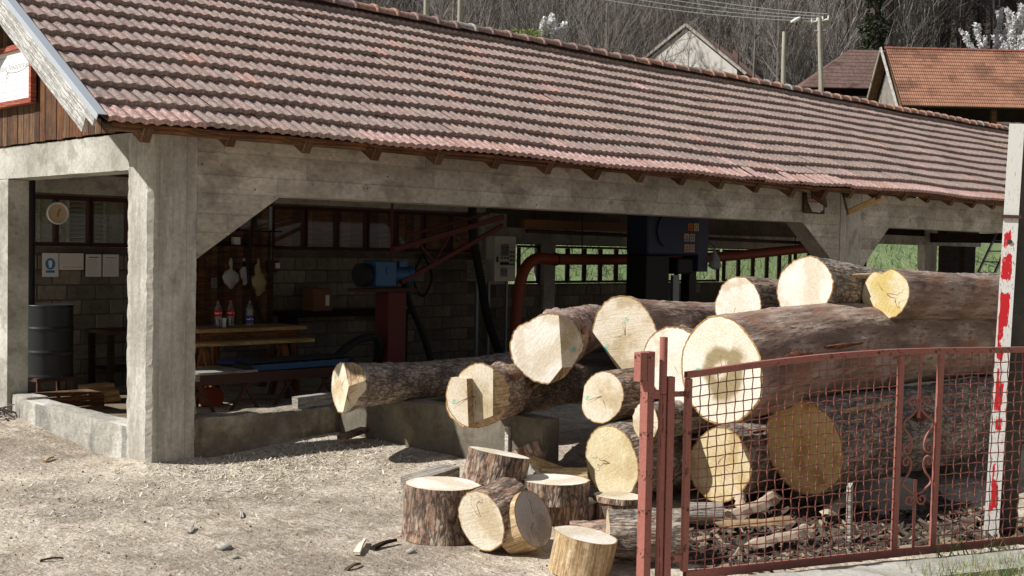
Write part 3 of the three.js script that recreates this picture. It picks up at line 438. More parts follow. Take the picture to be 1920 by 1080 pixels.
// ------------------------------------------------------------------ logs and stump rounds
// A stem is built along +x with uneven bark, then sawn: every cut is a real plane through it that leaves a wood face.
function stem({ s0, s1, r0, r1, flare = 0, flareLen = 0.5, seed, oval = 0.06, lump = 0.07, knots = 7, cell = 0.03, groove = 0.012, heart = 0, swap = false }) {
  const nT = Math.max(40, Math.min(120, Math.round((2 * Math.PI * r0) / 0.02))), nS = Math.max(8, Math.round((s1 - s0) / cell)), rr = rng(seed * 31 + 7), pos = [], uv = [], idx = [];
  const kn = []; for (let i = 0; i < knots; i++) kn.push([s0 + 0.35 + rr() * (s1 - s0 - 0.35), rr() * 6.283, 0.035 + rr() * 0.05, 0.012 + rr() * 0.03]);
  const ph = rr() * 6.283, bend = (rr() - 0.5) * 0.1;
  const rad = (s, th) => {
    const t = clamp((s - 0) / Math.max(0.1, s1)), base = lerp(r0, r1, clamp(t)) + flare * Math.exp(-Math.max(0, s) / flareLen * 2.2) * (0.55 + 0.45 * Math.sin(th * 3 + ph));
    const c = Math.cos(th), q = Math.sin(th); let v = base * (1 + oval * Math.cos(2 * th + ph) + lump * fbm3(c * 1.3 + seed, q * 1.3, s * 0.9, 2) + 0.02 * fbm3(c * 4 + seed, q * 4, s * 0.5, 2));
    const f = fbm3(c * base * 16 + seed * 3, q * base * 16, s * 5, 3); v += groove * (Math.abs(f) * 2.2 - 0.4);
    if (heart) { let d = Math.abs(((th - 1.75 + 9.425) % 6.283) - 3.1416); v -= heart * base * Math.exp(-((d / 0.32) ** 2)); }
    for (const [ks, ka, kw, kh] of kn) { let d = Math.abs(((th - ka + 9.425) % 6.283) - 3.1416) * base, e = s - ks; v += kh * Math.exp(-(d * d + e * e) / (kw * kw)); }
    return v;
  };
  for (let j = 0; j <= nS; j++) for (let i = 0; i <= nT; i++) { const s = lerp(s0, s1, j / nS), th = -Math.PI / 2 + (i / nT) * 2 * Math.PI, v = rad(s, th), b = bend * s * (s - s1) * 0.3; pos.push(s, Math.sin(th) * v + b, Math.cos(th) * v); if (swap) uv.push(s, (i / nT) * 2 * Math.PI * r0); else uv.push((i / nT) * Math.round(2 * Math.PI * r0 * 1.0 + 0.5), s); }
  for (let j = 0; j < nS; j++) for (let i = 0; i < nT; i++) { const a = j * (nT + 1) + i; idx.push(a, a + nT + 1, a + 1, a + 1, a + nT + 1, a + nT + 2); }
  const g = new THREE.BufferGeometry(); g.setAttribute('position', new THREE.Float32BufferAttribute(pos, 3)); g.setAttribute('uv', new THREE.Float32BufferAttribute(uv, 2)); g.setIndex(idx); g.computeVertexNormals();
  const n = g.attributes.normal; for (let j = 0; j <= nS; j++) { const a = j * (nT + 1), b = a + nT, v = V(n.getX(a) + n.getX(b), n.getY(a) + n.getY(b), n.getZ(a) + n.getZ(b)).normalize(); n.setXYZ(a, v.x, v.y, v.z); n.setXYZ(b, v.x, v.y, v.z); }
  const h = g.toNonIndexed(), P = h.attributes.position.array, Q = h.attributes.normal.array, U = h.attributes.uv.array, out = [];
  for (let i = 0; i < P.length / 3; i++) out.push([P[i * 3], P[i * 3 + 1], P[i * 3 + 2], Q[i * 3], Q[i * 3 + 1], Q[i * 3 + 2], U[i * 2], U[i * 2 + 1]]);
  return out;
}
function clip(verts, n, d, edge) {  // keeps what lies on n.p <= d
  const out = [], dist = (v) => v[0] * n.x + v[1] * n.y + v[2] * n.z - d;
  for (let i = 0; i < verts.length; i += 3) {
    const t = [verts[i], verts[i + 1], verts[i + 2]], e = t.map(dist); if (e[0] <= 0 && e[1] <= 0 && e[2] <= 0) { out.push(...t); continue; } if (e[0] > 0 && e[1] > 0 && e[2] > 0) continue;
    const poly = []; for (let k = 0; k < 3; k++) { const a = t[k], b = t[(k + 1) % 3], ea = e[k], eb = e[(k + 1) % 3]; if (ea <= 0) poly.push(a); if ((ea <= 0) !== (eb <= 0)) { const w = ea / (ea - eb), m = a.map((x, q) => x + (b[q] - x) * w); poly.push(m); if (edge) edge.push(m); } }
    for (let k = 1; k < poly.length - 1; k++) out.push(poly[0], poly[k], poly[k + 1]);
  }
  return out;
}
function capOf(edge, n, off = 0, rim) {
  if (edge.length < 6) return [];
  const u = Math.abs(n.x) > 0.7 ? V(0, 1, 0) : V(1, 0, 0); const a = u.clone().sub(n.clone().multiplyScalar(u.dot(n))).normalize(), b = n.clone().cross(a);
  const c = V(); edge.forEach((e) => c.add(V(e[0], e[1], e[2]))); c.divideScalar(edge.length);
  const pts = edge.map((e) => { const p = V(e[0], e[1], e[2]), q = p.clone().sub(c); return { p, t: Math.atan2(q.dot(b), q.dot(a)) }; }).sort((x, y) => x.t - y.t), out = [];
  const co = Math.cos(off), so = Math.sin(off), vert = (p) => { const s = p.dot(b), t = p.dot(a); return [p.x, p.y, p.z, n.x, n.y, n.z, 0.5 + s * co - t * so, 0.5 + s * so + t * co]; }; const ring = pts.filter((p, i) => i === 0 || p.p.distanceToSquared(pts[i - 1].p) > 1e-8);
  for (let i = 0; i < ring.length; i++) { const p = ring[i].p, q = ring[(i + 1) % ring.length].p; const F = [0, 0.35, 0.7, 0.962, 1]; for (let k = 0; k < 4; k++) { if (rim !== undefined && (k === 3) !== rim) continue; const f0 = F[k], f1 = F[k + 1], A = c.clone().lerp(p, f0), B = c.clone().lerp(p, f1), C2 = c.clone().lerp(q, f1), D = c.clone().lerp(q, f0); if (k) out.push(vert(A), vert(B), vert(C2), vert(A), vert(C2), vert(D)); else out.push(vert(c), vert(B), vert(C2)); } }
  return out;
}
function toGeo(verts) { const g = new THREE.BufferGeometry(), p = new Float32Array(verts.length * 3), n = new Float32Array(verts.length * 3), u = new Float32Array(verts.length * 2); verts.forEach((v, i) => { p.set(v.slice(0, 3), i * 3); n.set(v.slice(3, 6), i * 3); u.set(v.slice(6, 8), i * 2); }); g.setAttribute('position', new THREE.BufferAttribute(p, 3)); g.setAttribute('normal', new THREE.BufferAttribute(n, 3)); g.setAttribute('uv', new THREE.BufferAttribute(u, 2)); return g; }
function saw(o, cuts) {  // cuts: [nx, ny, nz, d, name, material] ; the stem is sawn in order
  let bark = stem(o), faces = [];
  cuts.forEach(([x, y, z, d, name, mat, off]) => { const n = V(x, y, z), l = n.length(); n.divideScalar(l); const edge = [], D = d / l; bark = clip(bark, n, D, edge); faces = faces.map((f) => { const keep = clip(f.v, n, D, edge); return { ...f, v: keep }; }); const sawn = /^sawn/.test(name), a = off ?? o.seed * 2.4; faces.push({ v: capOf(edge, n, a, sawn ? false : undefined), name, mat }); if (sawn) faces.push({ v: capOf(edge, n, a, true), name: 'cambium_ring', mat: M.cambium }); });
  return { bark: toGeo(bark), faces: faces.filter((f) => f.v.length).map((f) => ({ ...f, geo: toGeo(f.v) })) };
}
function orient(o, p, dir, rollA = 0) { o.position.set(...p); o.quaternion.setFromUnitVectors(V(1, 0, 0), V(...dir).normalize()); o.rotateX(rollA); return o; }
function logThing(name, label, cat, group, { p, dir = [1, 0, 0], roll = 0, len, r0, r1, flare = 0, flareLen, seed, bark, front, extra = [], end = END.pale, heart, knots, groove, oval, lump, cell, tilt = [0, 0] }) {
  const g = thing(name, label, cat, p, group); orient(g, p, dir, roll);
  const res = saw({ s0: -0.25, s1: len + 0.1, r0, r1, flare, flareLen, seed, heart, knots, groove, oval, lump, cell }, [[-1, tilt[0], tilt[1], 0, 'sawn_end', front], [1, 0, 0, len, 'sawn_end', end], ...extra]);
  part(g, 'bark', res.bark, bark); res.faces.forEach((f) => part(g, f.name, f.geo, f.mat)); return { g, res };
}
M.cambium = MS({ map: plankTex(0x9a7848, 0xb8965e, 0x6a4c30, 251, 0.4).map, side: THREE.DoubleSide });
function scar(log, s, th, L, w, r, mat, seed, name = 'bark_scar') {  // bare patch where bark tore off, lying just proud of the stem
  const nS = 14, nT = 8, pos = []; const P = (i, j) => { const u = i / nS - 0.5, v = j / nT - 0.5, e = 1 - Math.pow(Math.abs(u) * 2, 3) * 0.7 + 0.5 * fbm3(u * 6 + seed, v * 2, 1, 2), a = th + (v * w * Math.max(0.15, e)) / r + 0.2 * u * w / r, R = r * 1.012 + 0.012 - 0.03 * Math.pow(Math.abs(v) * 2, 2); return [s + u * L + 0.03 * fbm3(v * 5, seed, 3), Math.sin(a) * R, Math.cos(a) * R]; };
  for (let i = 0; i < nS; i++) for (let j = 0; j < nT; j++) { const A = P(i, j), B = P(i + 1, j), C = P(i + 1, j + 1), D = P(i, j + 1); pos.push(...A, ...B, ...C, ...A, ...C, ...D); } const g = new THREE.BufferGeometry(); g.setAttribute('position', new THREE.Float32BufferAttribute(pos, 3)); g.computeVertexNormals(); part(log.g, name, uvBox(g), mat);
}
const LG = 'logs piled in front of the shed';
// far end of the pile, pointing into the shed
logThing('log', 'leftmost log of the pile, slanting cut end overhanging the low wall', 'log', LG, { p: [1.27, 0.812, 1.3], dir: [0.94, -0.015, -0.34], len: 4.6, r0: 0.225, r1: 0.17, flare: 0.05, flareLen: 0.5, seed: 1, bark: M.barkGrey, front: END.pale2, tilt: [0.1, -0.8], extra: [[-0.75, 0.8, 0.35, 0.17, 'felling_cut', M.strippedWood], [-0.6, -0.35, 0.75, 0.2, 'felling_cut', END.pale2]] });
const logB = logThing('log', 'log with stepped felling notch on its butt, second from left', 'log', LG, { p: [1.40, 0.86, 3.0], dir: [0.87, -0.06, -0.46], len: 3.4, r0: 0.245, r1: 0.2, flare: 0.05, flareLen: 0.4, seed: 2, bark: M.barkBrown, front: END.pale2, tilt: [0, -0.1], extra: [[-0.3, 0.05, 0.95, 0.16, 'felling_cut', M.strippedWood], [-0.35, -0.75, 0.3, 0.16, 'felling_cut', M.strippedWood]] });
{ const res = saw({ s0: -0.3, s1: 0.12, r0: 0.24, r1: 0.24, seed: 2.2, knots: 0, groove: 0.004 }, [[-1, 0, -0.1, 0.1, 'sawn_end', END.pale2], [1, 0, 0, 0.06, 'x', END.pale], [-0.15, 0.1, 1, -0.02, 'torn_face', M.strippedWood], [0, 1, 0, 0.16, 'torn_face', END.pale2]]);
  const st = part(logB.g, 'hinge_step', res.bark, M.strippedWood, 'pale step left by the felling hinge'); res.faces.forEach((f) => part(st, f.name, f.geo, f.mat)); }
const logC = logThing('log', 'thick log with two-faceted pale butt, resting on the notched log', 'log', LG, { p: [2.21, 1.24, 3.0], dir: [0.83, 0.0, -0.55], len: 3.2, r0: 0.3, r1: 0.25, flare: 0.04, flareLen: 0.4, seed: 3, bark: M.barkSmooth, front: END.white, tilt: [0.02, -0.3], extra: [[-0.62, 0.1, 0.78, 0.16, 'felling_cut', END.pale2], [-0.5, -0.6, 0.62, 0.235, 'felling_cut', M.strippedWood]] });
logThing('log', 'log with cracked cream end and straight lower edge, left of the gate post', 'log', LG, { p: [3.05, 1.335, 3.22], dir: [0.97, -0.01, -0.22], len: 4.2, r0: 0.325, r1: 0.28, flare: 0.03, seed: 4, bark: M.barkSmooth, front: END.pale2, tilt: [0.05, 0.08], extra: [[-0.25, -0.62, -0.75, 0.235, 'split_face', M.strippedWood]] });
logThing('log', 'small pale-ended log on the back row of the top layer', 'log', LG, { p: [4.1, 1.6, 3.72], dir: [1, -0.01, -0.03], len: 4, r0: 0.275, r1: 0.25, seed: 5, bark: M.barkBrown, front: END.white2 });
const logF = logThing('log', 'highest log of the pile, broad pale end and flaking bark', 'log', LG, { p: [4.01, 1.805, 4.5], dir: [1, -0.025, -0.02], len: 4.2, r0: 0.285, r1: 0.25, seed: 6, bark: M.barkGrey, front: END.white, groove: 0.012, end: END.pale });
logThing('log', 'smooth grey-brown log with heart-shaped yellow end, top right of the pile', 'log', LG, { p: [4.55, 1.775, 5.0], dir: [1, -0.03, 0.0], len: 4.2, r0: 0.235, r1: 0.225, seed: 7, bark: M.barkSmooth, front: END.yellow, heart: 0.2, groove: 0.006, knots: 1, oval: 0.02 });
logThing('log', 'pale-ended log half hidden behind the biggest log at the gate', 'log', LG, { p: [2.84, 1.145, 3.98], dir: [1, -0.02, 0], len: 4.4, r0: 0.345, r1: 0.31, seed: 8, bark: M.barkBrown, front: END.white2 });
const logI = logThing('log', 'biggest log, cracked and rot-stained end behind the gate top', 'log', LG, { p: [2.37, 1.185, 4.8], dir: [1, 0.0, -0.01], len: 5.4, r0: 0.4, r1: 0.36, flare: 0.015, seed: 9, bark: M.barkSmooth, front: END.rot, groove: 0.008, knots: 6 });
logThing('log', 'short-faced log wedged low between wall and gate post', 'log', LG, { p: [2.44, 0.84, 3.5], dir: [1, -0.01, -0.05], len: 4, r0: 0.222, r1: 0.21, seed: 10, bark: M.barkBrown, front: END.pale2, tilt: [0.1, 0.12], extra: [[-0.7, 0.1, -0.75, 0.16, 'felling_cut', M.strippedWood]] });
logThing('log', 'thin pole-sized log under the pale ends beside the gate post', 'log', LG, { p: [2.40, 0.69, 4.02], dir: [1, -0.005, 0], len: 4.2, r0: 0.15, r1: 0.13, seed: 11, bark: M.barkGrey, front: END.pale });
const logL = logThing('log', 'ground log with clean cream end left of the gate post', 'log', LG, { p: [2.29, 0.318, 3.75], dir: [1, 0.01, 0.02], len: 4.2, r0: 0.31, r1: 0.28, seed: 12, bark: M.barkGrey, front: END.cream, groove: 0.012 });
const logM = logThing('log', 'ground log with yellow oval end seen through the gate mesh', 'log', LG, { p: [2.85, 0.335, 4.46], dir: [1, 0.01, 0.0], len: 4.4, r0: 0.318, r1: 0.3, seed: 13, bark: M.barkGrey, front: END.cream2, groove: 0.012 });
const logN = logThing('log', 'thick log with amber brown end in the shade behind the gate', 'log', LG, { p: [3.12, 0.54, 5.1], dir: [1, 0.0, -0.02], len: 4.8, r0: 0.372, r1: 0.35, seed: 14, bark: M.barkGrey, front: END.amber, groove: 0.014 });

M.scarWood = MS({ map: M.strippedWood.map, side: THREE.DoubleSide, roughness: 0.9 }); M.scarRed = MS({ map: barkRed.map, color: 0xc08a68, side: THREE.DoubleSide });
scar(logI, 0.75, 0.95, 0.34, 0.05, 0.405, M.scarWood, 1); scar(logI, 1.25, 0.45, 0.6, 0.045, 0.4, M.scarRed, 2); scar(logI, 2.6, 0.75, 0.16, 0.13, 0.4, M.scarWood, 3, 'knot_scar'); scar(logI, 0.5, 0.3, 0.4, 0.1, 0.405, M.scarRed, 4); scar(logI, 2.0, 1.2, 0.7, 0.06, 0.4, M.scarRed, 5);
scar(logB, 1.0, 0.35, 0.22, 0.05, 0.25, M.scarWood, 6); scar(logB, 0.5, 0.8, 0.4, 0.1, 0.27, M.scarRed, 7); scar(logC, 0.45, 0.5, 0.3, 0.14, 0.315, M.scarRed, 8); scar(logM, 0.5, 1.0, 0.6, 0.08, 0.325, M.scarRed, 9); scar(logL, 0.5, 1.1, 0.6, 0.1, 0.318, M.scarRed, 10); scar(logN, 0.6, 0.95, 0.9, 0.05, 0.378, M.scarWood, 11); scar(logF, 0.8, 0.5, 0.9, 0.08, 0.292, M.scarWood, 12); scar(logN, 1.4, 0.5, 0.3, 0.1, 0.375, M.scarRed, 13);
// rounds sawn for firewood, heaped in front of the pile
const RG = 'sawn rounds heaped before the logs';
function round(name, label, p, axis, h, r, seed, bark, top, o = {}) {
  const g = thing(name, label, o.cat || 'wood round', p, RG); orient(g, p, axis, o.roll || 0);
  const res = saw({ s0: -0.06, s1: h + 0.06, r0: r, r1: r * (o.taper || 1), seed, knots: o.knots ?? 1, groove: o.groove ?? 0.012, oval: o.oval ?? 0.03, lump: o.lump ?? 0.04, cell: 0.02, swap: bark === M.strippedWood || bark === M.greyWood }, [[-1, 0, 0, 0, 'sawn_face', o.under || top], [1, o.t || 0, 0, h, 'sawn_face', top], ...(o.extra || [])]);
  part(g, 'bark', res.bark, bark); res.faces.forEach((f) => part(g, f.name, f.geo, f.mat)); return g;
}
round('stump_round', 'tall upright round with rough brown bark, leftmost of the heap', [0.4, -0.03, 3.73], [0.01, 1, 0.01], 0.4, 0.285, 21, M.barkBrown, END.white, { taper: 0.97 });
round('stump_round', 'tilted round with half-peeled bark, highest of the heap', [1.12, 0.25, 3.54], [0.185, 1, 0.055], 0.25, 0.245, 22, M.barkBrown, END.white, {});
round('stump_round', 'flat thick slice topped with sawdust, right of the tilted round', [1.42, 0.135, 3.92], [0.02, 1, 0.0], 0.17, 0.265, 23, M.barkBrown, END.white);
round('stump_round', 'dark upright round underneath the flat sawdust-topped slice', [1.55, -0.05, 3.9], [0.05, 1, 0.02], 0.18, 0.26, 24, M.barkRed, END.pale);
round('stump_round', 'dark round hidden below the tilted one', [1.1, -0.05, 3.5], [0.0, 1, 0.0], 0.3, 0.18, 28, M.barkBrown, END.pale);
round('stump_round', 'lying round whose plain face looks at the yard', [0.3, 0.2, 4.28], [0.98, 0.13, -0.12], 0.36, 0.215, 25, M.barkBrown, END.pale);
round('stump_round', 'barkless round leaning over, grey weathered face turned up right', [0.55, 0.13, 4.34], [0.157, 0.42, 0.9], 0.2, 0.205, 26, M.strippedWood, END.grey, { groove: 0.002, under: END.pale });
round('stump_round', 'barkless round nearest the camera with a knot in its cut', [0.52, -0.06, 5.02], [0.1, 0.98, 0.14], 0.27, 0.205, 27, M.strippedWood, END.white, { groove: 0.003 });
round('log_offcut', 'short lichen-covered log lying crosswise behind the gate posts', [0.85, 0.15, 4.98], [0.717, 0.02, 0.697], 0.5, 0.17, 29, M.barkGrey, END.pale2, { cat: 'offcut', groove: 0.02 });
round('wood_slice', 'thin pale slice lying flat behind the lichen-covered offcut', [1.75, 0.15, 4.3], [0.05, 1, 0.0], 0.045, 0.2, 30, M.barkBrown, END.pale, { cat: 'slice' });
round('log_offcut', 'stub supporting the thin pale slice', [1.75, -0.04, 4.3], [0.0, 1, 0.03], 0.187, 0.17, 33, M.barkRed, END.pale, { cat: 'offcut' });
round('half_round', 'bark-up half round right behind the nearest barkless round', [0.86, 0.02, 4.62], [0.68, 0.06, 0.72], 0.3, 0.15, 31, M.barkRed, END.amber, { cat: 'half round', extra: [[0, -1, 0, 0.06, 'split_face', M.strippedWood]] });
round('pale_offcut', 'small pale offcut at the foot of the gate', [2.0, 0.1, 4.75], [0.717, 0.0, 0.697], 0.3, 0.085, 34, M.greyWood, END.pale, { cat: 'offcut', groove: 0.003 });
function wedge(label, p, rot, L, w, h, m) { const s = new THREE.Shape([[0, 0], [w, 0.02], [w * 0.45, h]].map(([a, b]) => new THREE.Vector2(a, b))); const g = uvBox(rough(uvBox(new THREE.ExtrudeGeometry(s, { depth: L, bevelEnabled: true, bevelSize: 0.008, bevelThickness: 0.008, bevelSegments: 1, steps: 6 })), 0.02, 9, L * 10)); const o = solo('split_log', g, m, label, 'firewood', 'split pieces behind the rounds'); o.position.set(...p); o.rotation.set(...rot); }
wedge('pale split wedge poking up behind the flat slice', [2.0, 0.14, 3.05], [0.3, 0.4, 0.5], 0.4, 0.2, 0.16, M.strippedWood);
wedge('split piece with bark, left of the pale wedge', [1.72, 0.14, 3.2], [0.1, -0.6, 0.2], 0.42, 0.22, 0.17, M.greyWood);
wedge('flat split piece in front of the pale wedge', [1.86, 0.13, 3.36], [0.0, 1.0, 0.1], 0.4, 0.2, 0.1, M.strippedWood);
wedge('dark split piece standing against the concrete wall', [2.12, 0.1, 2.75], [-0.5, 0.2, 0.6], 0.36, 0.2, 0.15, M.barkRed);
{ const o = solo('board_offcut', bx(-0.3, 0.3, 0, 0.1, -0.1, 0.1, 0.006), M.greyWood, 'grey sawn board end behind the leftmost round', 'board'); o.position.set(1.25, 0.1, 2.62); o.rotation.set(0.02, 0.25, 0.04); }
for (const [l, p, r] of [['grey board lying on the low wall left of the logs', [1.98, 0.41, -0.12], [0, 0.1, 0.02]], ['reddish bark slab on the ground below the leftmost log', [2.0, 0.19, 0.55], [0.05, 0.4, 0.03]]]) { const o = solo('board_offcut', rough(bx(-0.28, 0.28, 0, 0.13, -0.05, 0.05, 0.006), 0.02, 6, p[0]), l[0] === 'g' ? M.greyWood : M.barkRed, l, 'board', 'offcuts by the wall'); o.position.set(...p); o.rotation.set(...r); if (l[0] === 'r') o.scale.y = 0.35; }

// low concrete wall that carries the log ends, and the skids under the front logs
{
  const g = roughBox(2.2, 2.42, -0.3, 0.5, -0.008, 3.02, 0.06, 0.03, 2.5, 0.02, 17); const p = g.attributes.position; for (let i = 0; i < p.count; i++) if (p.getY(i) > 0.2) p.setY(i, p.getY(i) - 0.04 + 0.1 * sstep(0.1, 0.7, p.getZ(i)) + 0.02 * Math.min(2.5, p.getZ(i))); g.computeVertexNormals();
  const w = thing('retaining_wall', 'low grey concrete wall under the overhanging log ends', 'wall'); part(w, 'wall_body', uvBox(g), MS({ map: texConcrete, bumpMap: bumpConcrete, bumpScale: 0.006, color: 0xa9a296 }));
  part(w, 'post_strip', rough(bx(2.165, 2.198, 0.05, 0.5, 2.58, 2.62, 0.004), 0.02, 8, 1), M.pale);
}
for (const [x, l] of [[3.75, 'concrete skid beam under the amber-ended log'], [6.1, 'far concrete skid beam in the dark under the logs']]) { const s = thing('concrete_skid', l, 'skid', [x, 0, 0], 'skids under the front logs'); part(s, 'skid_body', roughBox(0, 0.4, -0.2, 0.23, 4.6, 5.55, 0.06, 0.02, 4, 0.02, x), M.concrete); }

// ------------------------------------------------------------------ the gate
const GO = V(0.85, 0, 5.67), GD = V(0.928, 0, 0.372).normalize(), GA = Math.atan2(-GD.z, GD.x);
{
  const gate = thing('mesh_gate', 'red oxide steel gate leaf with wire mesh and scrolls', 'gate', [GO.x, 0, GO.z]); gate.rotation.y = GA;
  const RE = 3.15, topY = (t) => 1.317 + 0.126 * (1 - Math.pow(1 - clamp((t + 0.03) / 1.95), 1.9)) - 0.004 * Math.max(0, t - 2.0), botY = (t) => 0.008 + 0.006 * t;
  const boxPath = (fy, a, b, n, h, d) => { const pos = []; const P = (i, u, v) => { const t = lerp(a, b, i / n); return [t, fy(t) + u * h / 2, v * d / 2]; }; for (let i = 0; i < n; i++) for (const [p, q] of [[[-1, -1], [-1, 1]], [[-1, 1], [1, 1]], [[1, 1], [1, -1]], [[1, -1], [-1, -1]]]) { const A = P(i, ...p), B = P(i + 1, ...p), C = P(i + 1, ...q), D = P(i, ...q); pos.push(...A, ...B, ...C, ...A, ...C, ...D); } const g = new THREE.BufferGeometry(); g.setAttribute('position', new THREE.Float32BufferAttribute(pos, 3)); g.computeVertexNormals(); return uvBox(g); };
  part(gate, 'top_rail', boxPath(topY, -0.045, RE, 40, 0.042, 0.042), M.oxide); part(gate, 'bottom_rail', boxPath(botY, -0.02, RE, 12, 0.05, 0.045), M.oxide);
  part(gate, 'stile', bx(-0.045, -0.003, 0.034, 1.294, -0.02, 0.02, 0.004), M.oxide); part(gate, 'stile', bx(RE, RE + 0.042, 0.0, 1.46, -0.02, 0.02, 0.004), M.oxide);
  part(gate, 'hinge_stile', bx(-0.185, -0.135, -0.05, 1.31, -0.025, 0.025, 0.004), M.oxide);
  part(gate, 'bracket', bx(-0.134, -0.046, 1.178, 1.212, -0.012, 0.012, 0.003), M.oxide); part(gate, 'bracket', bx(-0.134, -0.046, 0.1, 0.145, -0.012, 0.012, 0.003), M.oxide);
  part(gate, 'bar', bar([1.675, 0.04, 0], [1.692, 1.41, 0], 0.04, 0.03), M.oxide); part(gate, 'bar', bar([2.017, 0.045, 0], [2.047, 1.415, 0], 0.04, 0.03), M.oxide);
  const wireMat = MS({ map: texOxide, roughness: 0.55 });
  // crimped mesh: each wire dips over and under the ones it crosses
  const wire = (pts, r = 0.0042) => { const c = new THREE.CatmullRomCurve3(pts.map((p) => V(...p))); return new THREE.TubeGeometry(c, pts.length * 2, r, 5, false); }; let wk = 0;
  const panel = (a, b) => {
    const nv = Math.round((b - a) / 0.0668), nh = 19;
    for (let i = 1; i < nv; i++) { const t = lerp(a, b, i / nv), y0 = botY(t) + 0.02, y1 = topY(t) - 0.02, pts = []; for (let k = 0; k <= nh * 2; k++) pts.push([t + fbm3(t * 3, k * 0.1, 1, 2) * 0.006, lerp(y0, y1, k / nh / 2), (k % 2 ? 0 : (k / 2 + i) % 2 ? 0.005 : -0.005)]); part(gate, 'mesh_wire', wire(pts), wireMat); wk++; }
    for (let j = 1; j < nh; j++) { const pts = []; for (let k = 0; k <= nv * 2; k++) { const t = lerp(a, b, k / nv / 2); pts.push([t, lerp(botY(t) + 0.02, topY(t) - 0.02, j / nh) + fbm3(t * 1.1, j * 0.35, 4, 2) * 0.016, (k % 2 ? 0 : (k / 2 + j) % 2 ? -0.005 : 0.005)]); } part(gate, 'mesh_wire', wire(pts), wireMat); wk++; }
  };
  panel(0, 1.665); panel(2.055, RE);
  // scroll ornament between the two bars
  const sc = part(gate, 'scroll_rod', rod([1.862, 0.97, 0], [1.864, 1.42, 0], 0.011), M.oxide); part(gate, 'scroll_rod', rod([1.845, 0.03, 0], [1.85, 0.53, 0], 0.011), M.oxide);
  const spiral = (cx, cy, r0, turns, a0, dir, tail) => { const pts = []; for (let i = 0; i <= 26; i++) { const t = i / 26, r = r0 * (0.28 + 0.72 * t), a = a0 - dir * turns * 2 * Math.PI * (1 - t); pts.push([cx + Math.cos(a) * r, cy + Math.sin(a) * r, 0]); } return tube([...pts, ...tail], 0.0085, 110, 6); };
  const cx = 1.862;
  for (const s of [-1, 1]) {
    part(gate, 'scroll', spiral(cx + s * 0.06, 1.085, 0.042, 1.2, s > 0 ? Math.PI : 0, s, [[cx + s * 0.005, 1.05, 0], [cx + s * 0.05, 1.0, 0], [cx + s * 0.135, 0.935, 0], [cx + s * 0.13, 0.9, 0]]), M.oxide);
    part(gate, 'scroll', spiral(cx + s * 0.1, 0.755, 0.04, 1.2, s > 0 ? Math.PI : 0, -s, [[cx + s * 0.055, 0.78, 0], [cx + s * 0.075, 0.84, 0], [cx + s * 0.13, 0.9, 0]]), M.oxide);
    part(gate, 'scroll', spiral(cx + s * 0.1, 0.66, 0.04, 1.2, s > 0 ? Math.PI : 0, s, [[cx + s * 0.055, 0.635, 0], [cx + s * 0.075, 0.58, 0], [cx + s * 0.125, 0.51, 0], [cx + s * 0.05, 0.44, 0]]), M.oxide);
    part(gate, 'scroll', spiral(cx - 0.01 + s * 0.055, 0.39, 0.042, 1.2, s > 0 ? Math.PI : 0, -s, [[cx - 0.01 + s * 0.005, 0.42, 0], [cx + s * 0.05, 0.44, 0]]), M.oxide);
  }
  // posts beside the leaf
  const rp = thing('gate_post', 'round red oxide steel gate post, tallest of the gate', 'post', [GO.x, 0, GO.z], 'gate posts'); rp.rotation.y = GA;
  part(rp, 'post_tube', new THREE.CylinderGeometry(0.0255, 0.0255, 1.85, 18, 1).translate(-0.212, 0.64, 0), M.oxide);
  part(rp, 'hinge_lug', bx(-0.31, -0.235, 1.17, 1.225, -0.012, 0.012), M.oxide); part(rp, 'weld_seam', new THREE.TorusGeometry(0.0262, 0.0025, 6, 20).rotateX(Math.PI / 2 + 0.15).translate(-0.212, 1.2, 0), M.rustSteel);
  const sp = thing('gate_post', 'square red oxide post with a stop block on its head', 'post', [GO.x - 0.325 * GD.x, 0, GO.z - 0.325 * GD.z], 'gate posts'); sp.rotation.y = GA + 0.35;
  part(sp, 'post_tube', bx(-0.033, 0.033, -0.3, 1.475, -0.033, 0.033, 0.004), M.oxide); part(sp, 'stop_block', bx(-0.1, -0.035, 1.285, 1.473, -0.032, 0.028, 0.005), M.oxide);
}
